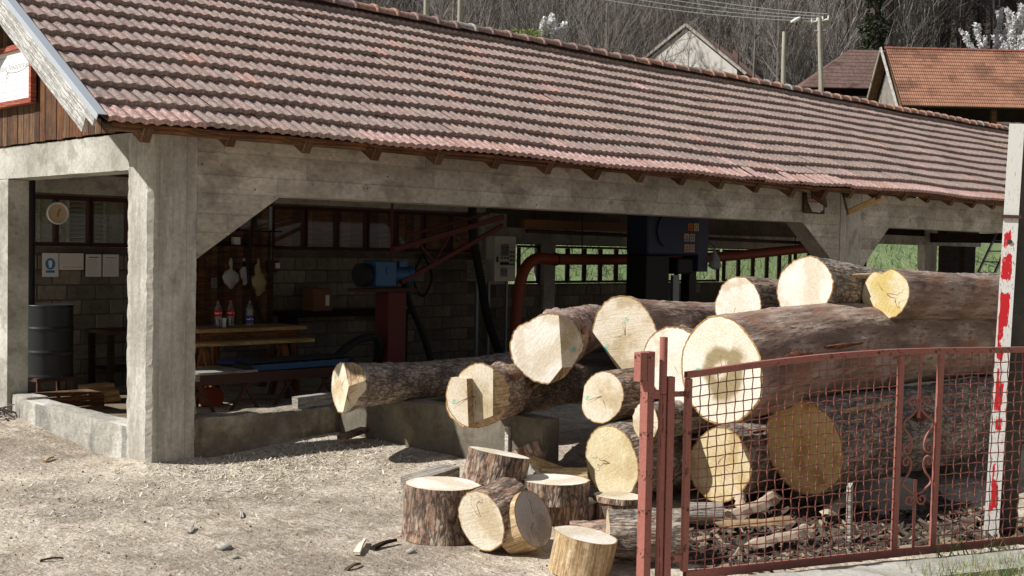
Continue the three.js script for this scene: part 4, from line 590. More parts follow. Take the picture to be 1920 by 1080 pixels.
// leaning steel upright with flaking white paint and red reflective tape
{
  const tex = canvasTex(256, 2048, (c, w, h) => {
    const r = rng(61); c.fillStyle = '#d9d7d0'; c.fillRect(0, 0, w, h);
    for (let i = 0; i < 2600; i++) { const y = r() * h, low = y / h; c.fillStyle = ['#8d8a84', '#6d675f', '#a89e90', '#5a4a40', '#efeee8'][(r() * 5) | 0]; c.globalAlpha = 0.12 + r() * 0.4; const s = 2 + r() * r() * 18; if (r() < 0.3 + 0.65 * (y > h * 0.62 ? 1 : low)) c.fillRect(r() * w, y, s * 0.6, s * (0.5 + r())); }  // specks crowd the lower part: worn paint plus painted-in shade of the logs
    c.globalAlpha = 1; c.fillStyle = '#c0141c'; const Y = (v) => (3.3 - v) / 3.4 * h, X = (x) => x * 1.3 - 50;
    for (const poly of [[[60, 2.44], [150, 2.47], [150, 2.4], [100, 2.33], [60, 2.34]], [[60, 2.26], [180, 2.29], [190, 2.13], [170, 2.08], [50, 2.09]], [[60, 1.98], [190, 1.98], [180, 1.73], [120, 1.7], [130, 1.64], [90, 1.6], [150, 1.52], [140, 1.44], [60, 1.46]], [[80, 1.38], [110, 1.38], [110, 1.3], [180, 1.26], [160, 1.05], [70, 1.05]], [[100, 0.98], [190, 1.0], [180, 0.9], [100, 0.9]], [[100, 0.62], [140, 0.64], [120, 0.52], [190, 0.46], [200, 0.3], [100, 0.26]]]) { c.beginPath(); poly.forEach(([x, y], i) => { const [x2, y2] = poly[(i + 1) % poly.length]; for (let q = 0; q < 12; q++) { const f = q / 12, jx = (r() - 0.5) * 16, jy = (r() - 0.5) * 16, px = X(lerp(x, x2, f)) + jx, py = Y(lerp(y, y2, f)) + jy; if (i || q) c.lineTo(px, py); else c.moveTo(px, py); } }); c.fill(); for (let q = 0; q < 60; q++) { const b = poly[(r() * poly.length) | 0]; c.save(); c.fillStyle = r() < 0.5 ? '#d0cec8' : '#8a1c20'; c.globalAlpha = 0.7; c.fillRect(X(b[0]) + (r() - 0.5) * 80, Y(b[1]) + (r() - 0.5) * 120, 2 + r() * 9, 2 + r() * 14); c.restore(); } }
  });
  const p = thing('steel_upright', 'leaning steel upright, flaking white paint with torn red tape', 'post', [3.8, 0, 6.36]); p.rotation.set(0.0, -1.0, 0); p.rotateZ(-0.03);
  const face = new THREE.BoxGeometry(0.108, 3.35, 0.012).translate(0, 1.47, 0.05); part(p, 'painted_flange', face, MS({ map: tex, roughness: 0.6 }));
  part(p, 'web', bx(0.03, 0.04, -0.2, 3.1, -0.05, 0.043), M.greyWood); part(p, 'back_flange', bx(-0.02, 0.2, -0.2, 3.1, -0.062, -0.051), MS({ color: 0x77746e, roughness: 0.7, map: texConcrete }));
  part(p, 'weld_collar', bx(-0.075, 0.07, 1.96 + 0.46, 1.985 + 0.46, 0.035, 0.075), M.rustSteel); part(p, 'bolt_hole', new THREE.CylinderGeometry(0.018, 0.018, 0.012, 12).rotateX(Math.PI / 2).translate(0, 2.24, 0.06), M.rustSteel);
}
{ const b = thing('iron_winch', 'rust-brown iron drum with hook behind the leaning upright', 'winch', [4.35, 0, 6.55]); part(b, 'stand', bx(-0.12, 0.2, 0.0, 1.05, -0.1, 0.12, 0.01), M.rustSteel); part(b, 'drum', new THREE.CylinderGeometry(0.1, 0.1, 0.3, 20).rotateX(Math.PI / 2).translate(0.0, 1.22, 0), M.orangePipe); part(b, 'hook', tube([[-0.1, 1.3, 0.1], [-0.12, 1.36, 0.1], [0.0, 1.42, 0.1], [0.12, 1.4, 0.1]], 0.018, 20), M.newWood); }
// kerb and grass in front of the gate
{
  const n = V(-GD.z, 0, GD.x), a = GO.clone().addScaledVector(n, 0.12);
  const kerb = thing('kerb', 'pale worn concrete kerb along the foot of the gate', 'kerb', [a.x, -0.13, a.z]); kerb.rotation.y = GA; for (let i = 0; i < 4; i++) part(kerb, 'kerb_stone', roughBox(0.3 + i * 1.0, 1.292 + i * 1.0, -0.2, 0.135, 0.0, 0.42, 0.05, 0.012, 5, 0.015, i), M.concrete);
}

// ------------------------------------------------------------------ signs and what stands in the shed
{
  const tex = canvasTex(1024, 512, (c, w, h) => {
    c.fillStyle = '#f2f2f0'; c.fillRect(0, 0, w, h); const r = rng(5);
    const scribble = (x, y, L, s, col) => { c.strokeStyle = col; c.lineWidth = s * 0.13; c.beginPath(); for (let q = x; q < x + L - 40; q += s * 0.55) { if (r() < 0.14) { q += s * 0.5; continue; } c.moveTo(q, y - s * (0.3 + r() * 0.4)); c.lineTo(q + s * 0.1 * r(), y); c.lineTo(q + s * 0.38, y - s * 0.5 * r()); } c.stroke(); };
    scribble(330, 66, 620, 26, '#8d8a90'); c.fillStyle = '#6c6a72'; c.font = 'italic 74px serif'; c.fillText('Pilana', 385, 190); c.fillText('Josanovach', 632, 190);
    c.strokeStyle = '#3c3440'; c.lineWidth = 6; c.beginPath(); c.moveTo(965, 180); c.bezierCurveTo(900, 222, 760, 238, 640, 212); c.bezierCurveTo(600, 232, 585, 268, 612, 268); c.bezierCurveTo(655, 255, 630, 212, 600, 192); c.stroke();
    scribble(420, 300, 480, 26, '#9896a0'); scribble(540, 350, 170, 26, '#9896a0'); scribble(250, 408, 720, 26, '#9a98a2'); scribble(250, 470, 720, 28, '#9a98a2');
  });
  const sg = thing('name_board', 'white lettered name board in red wooden frame on the gable', 'sign', [-0.065, 3.58, -3.4]); sg.rotation.y = -Math.PI / 2;
  const fr = MS({ ...plankTex(0x8a3a2c, 0xa85440, 0xc08a70, 261), color: 0xffffff, bumpScale: 0.003 });
  // the board's right edge lies at z = -2.43
  const W = 1.75, x1 = 0.97, x0 = x1 - W, H = 0.66;
  part(sg, 'panel', new THREE.PlaneGeometry(W - 0.1, H - 0.1).translate((x0 + x1) / 2, H / 2, 0.012), MS({ map: tex, roughness: 0.35 }));
  part(sg, 'frame_rail', bx(x0, x1, 0, 0.06, -0.02, 0.045, 0.006), fr); part(sg, 'frame_rail', bx(x0, x1, H - 0.06, H, -0.02, 0.045, 0.006), fr); part(sg, 'frame_stile', bx(x0, x0 + 0.06, 0.061, H - 0.061, -0.02, 0.044, 0.006), fr); part(sg, 'frame_stile', bx(x1 - 0.06, x1, 0.061, H - 0.061, -0.02, 0.044, 0.006), fr);
  const back = part(sg, 'backing', bx(x0 + 0.02, x1 - 0.02, 0.02, H - 0.02, -0.02, 0.008), M.darkWood);
}
{ // torn notice on a broken board under the eave, and the broken eave boards
  const tex = canvasTex(256, 256, (c) => { c.fillStyle = '#b9b3a8'; c.fillRect(0, 0, 256, 256); const r = rng(9); c.strokeStyle = '#a2443c'; c.lineWidth = 7; for (let j = 0; j < 3; j++) { c.beginPath(); for (let x = 20; x < 230; x += 13) { c.moveTo(x, 60 + j * 34); c.lineTo(x + 6 * r(), 84 + j * 34 - 20 * r()); c.lineTo(x + 9, 66 + j * 34); } c.stroke(); } c.strokeStyle = '#6a6c7c'; c.lineWidth = 3; for (let j = 0; j < 5; j++) { c.beginPath(); for (let x = 60; x < 220; x += 7) { c.moveTo(x, 172 + j * 14); c.lineTo(x + 4, 164 + j * 14 + 6 * r()); } c.stroke(); } });
  const n = thing('torn_notice', 'torn faded paper notice on a board under the broken eave', 'notice', [11.38, 2.93, 0.03]);
  part(n, 'board', rough(bx(-0.34, 0.26, -0.17, 0.24, -0.02, 0.0), 0.02, 6, 2), M.brown[3]);
  const s = new THREE.Shape([[-0.3, 0.2], [-0.05, 0.16], [0.18, 0.22], [0.2, -0.1], [0.1, -0.15], [-0.12, -0.14], [-0.26, 0.02]].map(([a, b]) => new THREE.Vector2(a, b))); const g = new THREE.ExtrudeGeometry(s, { depth: 0.002, bevelEnabled: false }); const p = g.attributes.position, uv = new Float32Array(p.count * 2); for (let i = 0; i < p.count; i++) { uv[i * 2] = (p.getX(i) + 0.32) / 0.56; uv[i * 2 + 1] = (p.getY(i) + 0.17) / 0.4; } g.setAttribute('uv', new THREE.BufferAttribute(uv, 2));
  part(n, 'paper', g.translate(0, 0, 0.012), MS({ map: tex, side: THREE.DoubleSide }));
  [['dark board hanging broken from the eave above the notice', [10.75, 3.06, 0.34], [11.4, 2.93, 0.2], 0.16], ['short broken board end sticking down right of the notice', [11.65, 3.06, 0.36], [12.0, 2.82, 0.22], 0.13], ['pale broken board rising to the eave right of the notice', [12.0, 2.8, 0.22], [12.75, 3.07, 0.4], 0.1]].forEach(([l, a, b, w], i) => solo('broken_board', rough(bar(a, b, w, 0.025), 0.02, 5, i), i === 2 ? M.newWood : M.brown[i ? 0 : 3], l, 'board', 'broken eave boards'));
}
// papers, clock
const paper = (name, label, x0, x1, y0, y1, draw) => { const g = new THREE.PlaneGeometry(x1 - x0, y1 - y0, 4, 4); const m = solo(name, g, MS({ map: canvasTex(256, 320, draw), roughness: 0.85, side: THREE.DoubleSide }), label, 'notice', 'notices on the back wall'); m.position.set((x0 + x1) / 2, (y0 + y1) / 2, -5.112); };
const lines = (c, x0, x1, y0, y1, dy, col, seed) => { const r = rng(seed); c.strokeStyle = col; c.lineWidth = 3; for (let y = y0; y < y1; y += dy) { c.beginPath(); let x = x0; const e = x1 - r() * (x1 - x0) * 0.3; while (x < e) { const L = 6 + r() * 20; c.moveTo(x, y); c.lineTo(Math.min(e, x + L), y); x += L + 6; } c.stroke(); } };
paper('wall_notice', 'notice with a round blue ear-protection sign', 1.17, 1.39, 1.64, 1.95, (c) => { c.fillStyle = '#d6d2cc'; c.fillRect(0, 0, 256, 320); c.fillStyle = '#2f76a8'; c.beginPath(); c.arc(128, 145, 78, 0, 7); c.fill(); c.fillRect(58, 232, 140, 34); c.fillStyle = '#dfe6ea'; c.beginPath(); c.arc(128, 135, 38, 0, 7); c.fill(); c.fillRect(108, 165, 40, 30); c.fillStyle = '#2f76a8'; c.fillRect(84, 118, 16, 44); c.fillRect(156, 118, 16, 44); });
paper('wall_notice', 'landscape notice with a row of yellow warning triangles', 1.40, 1.73, 1.73, 1.95, (c) => { c.fillStyle = '#d2cdc4'; c.fillRect(0, 0, 256, 320); lines(c, 20, 236, 40, 200, 22, '#9a938c', 3); c.fillStyle = '#c9a238'; for (let i = 0; i < 7; i++) { c.beginPath(); c.moveTo(40 + i * 30, 275); c.lineTo(62 + i * 30, 275); c.lineTo(51 + i * 30, 238); c.fill(); } });
paper('wall_notice', 'densely printed notice with dark heading', 1.76, 1.98, 1.64, 1.94, (c) => { c.fillStyle = '#d4cfc9'; c.fillRect(0, 0, 256, 320); c.fillStyle = '#4b5258'; c.fillRect(50, 36, 160, 14); lines(c, 24, 236, 74, 300, 13, '#8b8680', 4); });
paper('wall_notice', 'rightmost printed notice with three small symbols', 2.0, 2.23, 1.64, 1.94, (c) => { c.fillStyle = '#d4cfcb'; c.fillRect(0, 0, 256, 320); c.fillStyle = '#5b6268'; c.fillRect(40, 44, 180, 8); for (const [x, y] of [[70, 84], [120, 84], [170, 84], [120, 108]]) c.fillRect(x, y, 14, 12); lines(c, 24, 236, 136, 300, 14, '#98928c', 6); });
{ const k = thing('wall_clock', 'round pale wall clock hung on the window frame', 'clock', [1.385, 2.475, -5.17]); part(k, 'rim', new THREE.TorusGeometry(0.135, 0.014, 8, 40).translate(0, 0, 0.045), M.white); part(k, 'case', new THREE.CylinderGeometry(0.14, 0.14, 0.04, 40).rotateX(Math.PI / 2).translate(0, 0, 0.02), M.cabinet); part(k, 'dial', new THREE.CircleGeometry(0.125, 40).translate(0, 0, 0.042), MS({ color: 0xcdb294 })); part(k, 'hand', bar([0, 0, 0.046], [0.03, 0.06, 0.046], 0.007, 0.003), M.blackSteel); part(k, 'hand', bar([0, 0, 0.05], [-0.005, -0.05, 0.05], 0.007, 0.003), M.blackSteel); }
// drum stove with its flue
{
  const d = thing('drum_stove', 'black ribbed oil drum stove with a flue pipe', 'drum', [0.87, 0.12, -4.2]);
  const prof = []; for (let i = 0; i <= 60; i++) { const y = (i / 60) * 0.88; let r = 0.286; for (const b of [0.30, 0.59]) r += 0.014 * Math.exp(-(((y - b) / 0.014) ** 2)); if (y < 0.02 || y > 0.86) r += 0.008; prof.push(new THREE.Vector2(r, y + 0.33)); } prof.push(new THREE.Vector2(0.27, 1.2), new THREE.Vector2(0, 1.2));
  part(d, 'drum_shell', new THREE.LatheGeometry(prof, 48), MS({ color: 0x2c2d2e, roughness: 0.38, metalness: 0.3 })); part(d, 'flue_pipe', rod([-0.22, 1.2, -0.05], [-0.22, 2.95, -0.05], 0.06, 20), M.blackSteel); part(d, 'stand', merge([bx(-0.25, 0.25, 0.28, 0.325, -0.25, 0.25), ...[[-1, -1], [-1, 1], [1, -1], [1, 1]].map(([a, b]) => bx(a * 0.22 - 0.02, a * 0.22 + 0.02, 0, 0.279, b * 0.22 - 0.02, b * 0.22 + 0.02))]), M.rustSteel);
}
{ const w = thing('firewood_stack', 'small stack of split firewood on the floor beside the drum', 'firewood', [1.35, 0.122, -3.85]); const r = rng(8); for (let i = 0; i < 11; i++) { const row = i < 5 ? 0 : i < 9 ? 1 : 2, c = [i, i - 5, i - 9][row]; const m = part(w, 'split_piece', uvBox(new THREE.CylinderGeometry(0.04, 0.045, 0.4, 6).rotateZ(Math.PI / 2)), i % 2 ? M.strippedWood : M.newWood); m.position.set(0, 0.042 + row * 0.07, -0.18 + c * 0.085 + row * 0.04); m.rotation.x = r() * 6; } }
{ const c = thing('wooden_crate', 'low wooden box lying on the floor before the drum', 'box', [0.72, 0.122, -3.35]); for (let i = 0; i < 3; i++) part(c, 'slat', bx(-0.35, 0.35, i * 0.065, i * 0.065 + 0.058, 0.2, 0.22), M.brown[i]); for (let i = 0; i < 5; i++) part(c, 'slat', bx(-0.35 + i * 0.142, -0.22 + i * 0.142, 0.196, 0.212, -0.2, 0.199), M.brown[i % 4]); part(c, 'end_panel', bx(-0.372, -0.351, 0, 0.19, -0.2, 0.2), M.brown[1]); part(c, 'end_panel', bx(0.351, 0.372, 0, 0.19, -0.2, 0.2), M.brown[1]); }
{ const t = thing('trestle', 'grey wooden trestle just inside the corner pillar', 'trestle', [0.72, 0.122, -1.6]); part(t, 'top', bx(-0.08, 0.7, 0.46, 0.54, -0.07, 0.07), M.greyWood); for (const [x, s] of [[0, -1], [0, 1], [0.6, -1], [0.6, 1]]) part(t, 'leg', bar([x, 0, s * 0.16], [x, 0.458, s * 0.03], 0.05, 0.05), M.greyWood); }
{ const t = thing('work_table', 'dark table against the back wall under the notices', 'table', [2.3, 0.122, -4.75]); part(t, 'top', bx(-0.55, 0.75, 0.78, 0.83, -0.32, 0.35), M.brown[3]); for (const [x, z] of [[-0.5, -0.25], [0.7, -0.25], [-0.5, 0.3], [0.7, 0.3]]) part(t, 'leg', bx(x - 0.035, x + 0.035, 0, 0.779, z - 0.035, z + 0.035), M.darkWood); part(t, 'shelf', bx(-0.5, 0.7, 0.3, 0.33, -0.24, 0.26), M.darkWood); }
// plank tool panel with shelf, bags and tools
{
  const p = thing('tool_panel', 'brown matchboard tool panel with hooks and a shelf', 'panel', [3.2, 0.7, -5.06]); for (let i = 0; i < 14; i++) part(p, 'board', bx(i * 0.105, i * 0.105 + 0.1, 0, 1.6, -0.02, 0.0 + (i % 2) * 0.004), M.brown[(i * 3) % 4]); part(p, 'shelf', bx(-0.02, 1.5, 1.38, 1.4, 0.006, 0.2), M.darkWood); part(p, 'shelf', bx(-0.02, 1.5, 1.6, 1.62, 0.0, 0.16), M.darkWood);
  for (let i = 0; i < 7; i++) part(p, 'hook', rod([0.15 + i * 0.19, 1.19, 0.004], [0.15 + i * 0.19, 1.2, 0.06], 0.006, 6), M.tin);
  const jar = new THREE.CylinderGeometry(0.04, 0.04, 0.11, 14); ['clear jar on the tool panel shelf, leftmost', 'dark tin on the tool panel shelf', 'pale carton on the tool panel shelf', 'small can at the shelf end'].forEach((l, i) => { const m = solo('shelf_jar', i === 2 ? bx(-0.05, 0.05, -0.055, 0.055, -0.04, 0.04) : jar, [M.tin, M.blackSteel, M.white, M.darkRed][i], l, 'jar', 'things on the tool shelf'); m.position.set(3.35 + i * 0.3, 2.157, -4.95); });
  const bagMat = new THREE.MeshPhysicalMaterial({ color: 0xd8d6d0, roughness: 0.6, transmission: 0.35, thickness: 0, side: THREE.DoubleSide });
  const bag = (label, x, w, h, col) => { const pr = []; for (let i = 0; i <= 24; i++) { const t = i / 24; pr.push(new THREE.Vector2(Math.max(0.003, w * Math.pow(Math.sin(Math.PI * Math.pow(1 - t, 1.6) * 0.98 + 0.03), 0.8)), t * h)); } const g = new THREE.LatheGeometry(pr, 28); rough(g, 0.09, 7, x); g.scale(1, 1, 0.55); const b = thing('plastic_bag', label, 'bag', [x, 1.88 - h, -4.93], 'bags on the tool panel'); const mt = bagMat.clone(); if (col) mt.color.set(col); part(b, 'bag_body', g, mt); part(b, 'handle', tube([[-0.02, h - 0.02, 0], [0, h + 0.03, 0], [0.02, h - 0.02, 0]], 0.006, 12, 6), mt); };
  bag('white plastic bag hung on the panel, leftmost of three', 3.86, 0.1, 0.42); bag('thin grey plastic bag hung in the middle of the panel', 4.08, 0.07, 0.36); bag('yellow-tinted plastic bag, rightmost on the panel', 4.32, 0.12, 0.5, 0xd4c08a);
  const sp = thing('spanner', 'steel spanner hung at the left end of the tool panel', 'tool', [3.34, 1.7, -5.03]); part(sp, 'shaft', bx(-0.012, 0.012, 0, 0.2, 0, 0.008), M.tin); part(sp, 'jaw', new THREE.TorusGeometry(0.022, 0.009, 6, 14, 4.6).translate(0, 0.22, 0.004), M.tin);
  const cl = thing('work_glove', 'red and grey work glove hung on the tool panel', 'glove', [3.62, 1.55, -4.99]); part(cl, 'palm', rough(new RoundedBoxGeometry(0.1, 0.16, 0.05, 2, 0.02), 0.02, 9, 4), M.greyWood); part(cl, 'cuff', new RoundedBoxGeometry(0.08, 0.14, 0.045, 2, 0.015).translate(0, 0.145, 0), M.darkRed);
}
// bench table with bottles
{
  const t = thing('plank_table', 'rough plank table with splayed legs carrying the bottles', 'table', [2.35, 0.122, -3.5]); for (let i = 0; i < 3; i++) part(t, 'plank', bx(0, 1.62, 0.86, 0.905, -0.32 + i * 0.22, -0.105 + i * 0.22), M.benchWood); part(t, 'apron', bx(0.05, 1.55, 0.76, 0.859, 0.26, 0.29), M.brown[2]); for (const [x, s] of [[0.2, 1], [1.4, 1], [0.2, -1], [1.4, -1]]) part(t, 'leg', bar([x, 0, 0.42 * s], [x + 0.1, 0.855, 0.2 * s], 0.09, 0.05), M.brown[2]);
  const b = thing('plank_bench', 'long plank bench in front of the bottle table', 'bench', [2.1, 0.122, -2.95]); part(b, 'plank', bx(0, 1.75, 0.72, 0.765, -0.14, 0.14), M.benchWood); part(b, 'plank', bx(0, 1.4, 0.45, 0.49, 0.2, 0.45), M.benchWood); for (const x of [0.15, 1.3]) { part(b, 'leg', bar([x, 0, 0.4], [x + 0.05, 0.719, 0], 0.08, 0.05), M.brown[2]); part(b, 'leg', bar([x, 0, -0.2], [x + 0.05, 0.719, 0], 0.08, 0.05), M.brown[2]); }
  const cu = solo('seat_cushion', (() => { const g = new THREE.SphereGeometry(0.24, 40, 20); g.scale(1, 0.2, 0.9); return rough(g, 0.03, 9, 1); })(), MS({ color: 0x33305e, roughness: 0.95 }), 'round dark purple cushion on the plank bench', 'cushion'); cu.position.set(2.55, 0.658, -2.62);
  const pet = new THREE.MeshPhysicalMaterial({ color: 0xe8efe8, transmission: 0.9, thickness: 0, roughness: 0.08 });
  const bottle = (label, x, col, cola) => { const g = thing('plastic_bottle', label, 'bottle', [x, 1.028, -3.42 + (x % 0.1)], 'drinks on the plank table'); const pr = [[0.001, 0], [0.04, 0], [0.048, 0.02], [0.048, 0.2], [0.044, 0.24], [0.02, 0.305], [0.014, 0.315], [0.014, 0.33]].map(([a, b2]) => new THREE.Vector2(a, b2)); part(g, 'body', new THREE.LatheGeometry(pr, 24), pet); part(g, 'cap', new THREE.CylinderGeometry(0.016, 0.016, 0.022, 14).translate(0, 0.342, 0), MS({ color: col })); part(g, 'label_band', new THREE.CylinderGeometry(0.0492, 0.0492, 0.09, 24, 1, true).translate(0, cola ? 0.19 : 0.1, 0), MS({ map: canvasTex(256, 64, (c) => { c.fillStyle = '#' + col.toString(16).padStart(6, '0'); c.fillRect(0, 0, 256, 64); c.strokeStyle = '#eee'; c.lineWidth = 7; for (let i = 0; i < 4; i++) { c.beginPath(); c.moveTo(6 + i * 64, 40); c.bezierCurveTo(20 + i * 64, 10, 34 + i * 64, 60, 54 + i * 64, 22); c.stroke(); } }), side: THREE.DoubleSide })); if (cola) part(g, 'drink', new THREE.CylinderGeometry(0.045, 0.045, 0.09, 20).translate(0, 0.055, 0), MS({ color: 0x140806, roughness: 0.1 })); };
  bottle('cola bottle with red label, leftmost on the table', 2.74, 0xb01a1e, true); bottle('cola bottle with red label beside the white cup', 2.93, 0xb81420, true); bottle('water bottle with violet label, rightmost on the table', 3.22, 0x4a3f92, false);
  const cup = solo('paper_cup', new THREE.CylinderGeometry(0.036, 0.027, 0.12, 20), M.white, 'white cup standing between the two cola bottles', 'cup'); cup.position.set(2.835, 1.09, -3.4);
}
// rusty feed frame with the roller table on it
{
  const f = thing('feed_frame', 'long rusty steel feed frame on crossed legs', 'frame', [1.3, 0.122, -2.2]); part(f, 'rail', bx(0, 2.7, 0.34, 0.46, 0.1, 0.16), M.rustSteel); part(f, 'rail', bx(0, 2.7, 0.34, 0.46, -0.45, -0.39), M.rustSteel); part(f, 'deck_board', bx(0.02, 1.2, 0.462, 0.49, -0.44, 0.15), M.greyWood);
  for (const x of [0.45, 1.05, 1.65, 2.2]) for (const s of [-1, 1]) part(f, 'leg', bar([x + s * 0.2, 0, 0.1], [x - s * 0.04, 0.338, 0.12], 0.03, 0.03), M.rustSteel); for (const x of [0.7, 2.0]) part(f, 'leg', bar([x, 0, -0.42], [x, 0.338, -0.42], 0.05, 0.04), M.rustSteel);
  M.navyRail = MS({ color: 0x244a70, roughness: 0.5 }); const rt = thing('roller_table', 'blue-sided black roller table lying on the feed frame', 'roller table', [3.15, 0.6, -2.35]); rt.rotation.set(0, -0.08, 0.02);
  part(rt, 'side_rail', bx(-0.72, 0.72, 0, 0.07, 0.26, 0.3), M.navyRail); part(rt, 'side_rail', bx(-0.72, 0.72, 0, 0.07, -0.3, -0.26), M.navyRail); for (let i = 0; i < 9; i++) part(rt, 'roller', new THREE.CylinderGeometry(0.035, 0.035, 0.5, 14).rotateX(Math.PI / 2).translate(-0.66 + i * 0.165, 0.05, 0), M.rubber); part(rt, 'belt', bx(-0.7, 0.7, 0.087, 0.098, -0.25, 0.25), MS({ map: texConcrete, color: 0x4a4642 })); for (const x of [-0.72, 0.72]) part(rt, 'end_roller', new THREE.CylinderGeometry(0.05, 0.05, 0.64, 18).rotateX(Math.PI / 2).translate(x, 0.03, 0), M.rubber);
  const bu = thing('orange_drum', 'faded orange bucket on its side under the feed frame', 'bucket', [2.15, 0.122, -2.6]); part(bu, 'shell', new THREE.CylinderGeometry(0.13, 0.11, 0.3, 24, 1, true).rotateX(Math.PI / 2).translate(0, 0.13, 0), MS({ color: 0x9a4a26, side: THREE.DoubleSide })); part(bu, 'bottom', new THREE.CircleGeometry(0.13, 24).translate(0, 0.13, 0.15), MS({ color: 0x8a3c20, side: THREE.DoubleSide }));
}
// saw carriage: red column, blue gear motor, swinging boom
{
  const c = thing('carriage_column', 'dark red machine column with blue gear motor and red boom', 'machine', [5.11, 0.122, -2.8]); part(c, 'column', bx(-0.16, 0.16, 0, 1.37, -0.15, 0.15, 0.01), M.darkRed); part(c, 'base_plate', bx(-0.4, 0.4, 0.0, 0.06, -0.3, 0.3), M.rustSteel); part(c, 'top_plate', bx(-0.6, 0.32, 1.372, 1.42, -0.2, 0.2), M.rustSteel);
  const g = part(c, 'gear_motor', new RoundedBoxGeometry(0.36, 0.36, 0.32, 2, 0.03).translate(-0.2, 1.62, 0), M.motorBlue); part(g, 'motor_body', new THREE.CylinderGeometry(0.11, 0.11, 0.28, 20).rotateZ(Math.PI / 2).translate(0.14, 1.6, 0), M.motorBlue); part(g, 'fan_cover', new THREE.CylinderGeometry(0.12, 0.12, 0.1, 20).rotateZ(Math.PI / 2).translate(0.3, 1.6, 0), M.motorBlue); part(g, 'pulley', new THREE.CylinderGeometry(0.16, 0.16, 0.12, 24).rotateZ(Math.PI / 2).translate(-0.5, 1.6, 0), M.rubber); part(g, 'inspection_cap', new THREE.CylinderGeometry(0.055, 0.055, 0.02, 18).rotateX(Math.PI / 2).translate(-0.16, 1.67, 0.165), M.motorBlue); part(g, 'terminal_box', bx(0.1, 0.24, 1.715, 1.79, -0.06, 0.06), M.motorBlue);
  part(c, 'boom', bar([-0.05, 1.95, 0.1], [2.04, 2.47, 0.1], 0.07, 0.05), M.darkRed); part(c, 'boom', bar([0.1, 1.5, 0.1], [2.04, 2.34, 0.1], 0.06, 0.05), M.darkRed); part(c, 'boom', bar([0.3, 2.15, -0.05], [1.9, 2.53, -0.05], 0.04, 0.04), M.darkRed); for (const [a, b2] of [[[0.4, 2.06, 0.1], [0.7, 1.78, 0.1]], [[0.7, 1.78, 0.1], [1.0, 2.2, 0.1]], [[1.0, 2.2, 0.1], [1.3, 2.04, 0.1]], [[0.0, 1.8, 0.0], [0.0, 2.8, 0.0]]]) part(c, 'lattice_bar', bar(a, b2, 0.025, 0.025), M.darkRed);
  solo('suction_hose', tube([[3.9, 0.6, -2.5], [4.2, 0.78, -2.55], [4.5, 0.88, -2.6], [4.75, 0.86, -2.65], [4.9, 0.6, -2.8], [4.88, 0.2, -3.0]], 0.055, 60, 12), M.rubber, 'thick grey hose arching beside the red column', 'hose');
  const cb = thing('switch_box', 'small switch box on the conduit beside the red column', 'switch box', [4.27, 1.78, -5.1]); part(cb, 'conduit', rod([0.35, 0.1, 0.02], [0.35, 0.9, 0.02], 0.025, 10), M.tin); part(cb, 'box', bx(0.27, 0.45, -0.08, 0.1, 0, 0.08), M.rustSteel); part(cb, 'socket', bx(0.4, 0.47, -0.02, 0.06, 0.081, 0.1), M.white);
  const bxo = thing('carton', 'brown cardboard box standing at the back wall', 'carton', [5.35, 1.12, -4.9]); part(bxo, 'box', bx(-0.17, 0.17, 0, 0.34, -0.15, 0.15), MS({ color: 0x7a553a })); part(bxo, 'label_sheet', bx(0.05, 0.12, 0.08, 0.24, 0.151, 0.153), M.white);
  const sh = thing('back_bench', 'dark bench carrying the cardboard box', 'bench', [5.6, 0.122, -4.85]); part(sh, 'top', bx(-0.9, 1.4, 0.92, 0.995, -0.28, 0.3), M.darkWood); for (const x of [-0.8, 1.3]) part(sh, 'leg', bx(x - 0.04, x + 0.04, 0, 0.919, -0.2, 0.2), M.darkWood);
}
for (const [l, pts, r] of [['black cable sagging from the loft left of the conduit', [[4.1, 3.0, -4.6], [3.95, 2.2, -4.55], [3.9, 1.6, -4.5], [4.2, 0.6, -4.3], [4.5, 0.15, -4.2]], 0.03], ['black cable bundle beside the control cabinet', [[7.9, 3.05, -4.2], [7.95, 2.4, -4.25], [8.2, 1.6, -4.3], [8.3, 0.9, -4.2], [8.5, 0.15, -4.0]], 0.07], ['loop of cable on the back wall left of the grey cabinet', [[7.6, 2.0, -5.1], [7.4, 1.6, -5.08], [7.6, 1.3, -5.08], [7.8, 1.6, -5.08], [7.62, 2.02, -5.1]], 0.02], ['black belt strap leaning by the red column', [[5.4, 1.75, -2.9], [5.5, 1.4, -2.9], [5.9, 0.8, -3.0], [6.3, 0.15, -3.2]], 0.05]]) solo('cable', tube(pts, r, 60, 8), M.rubber, l, 'cable', 'cables in the shed');
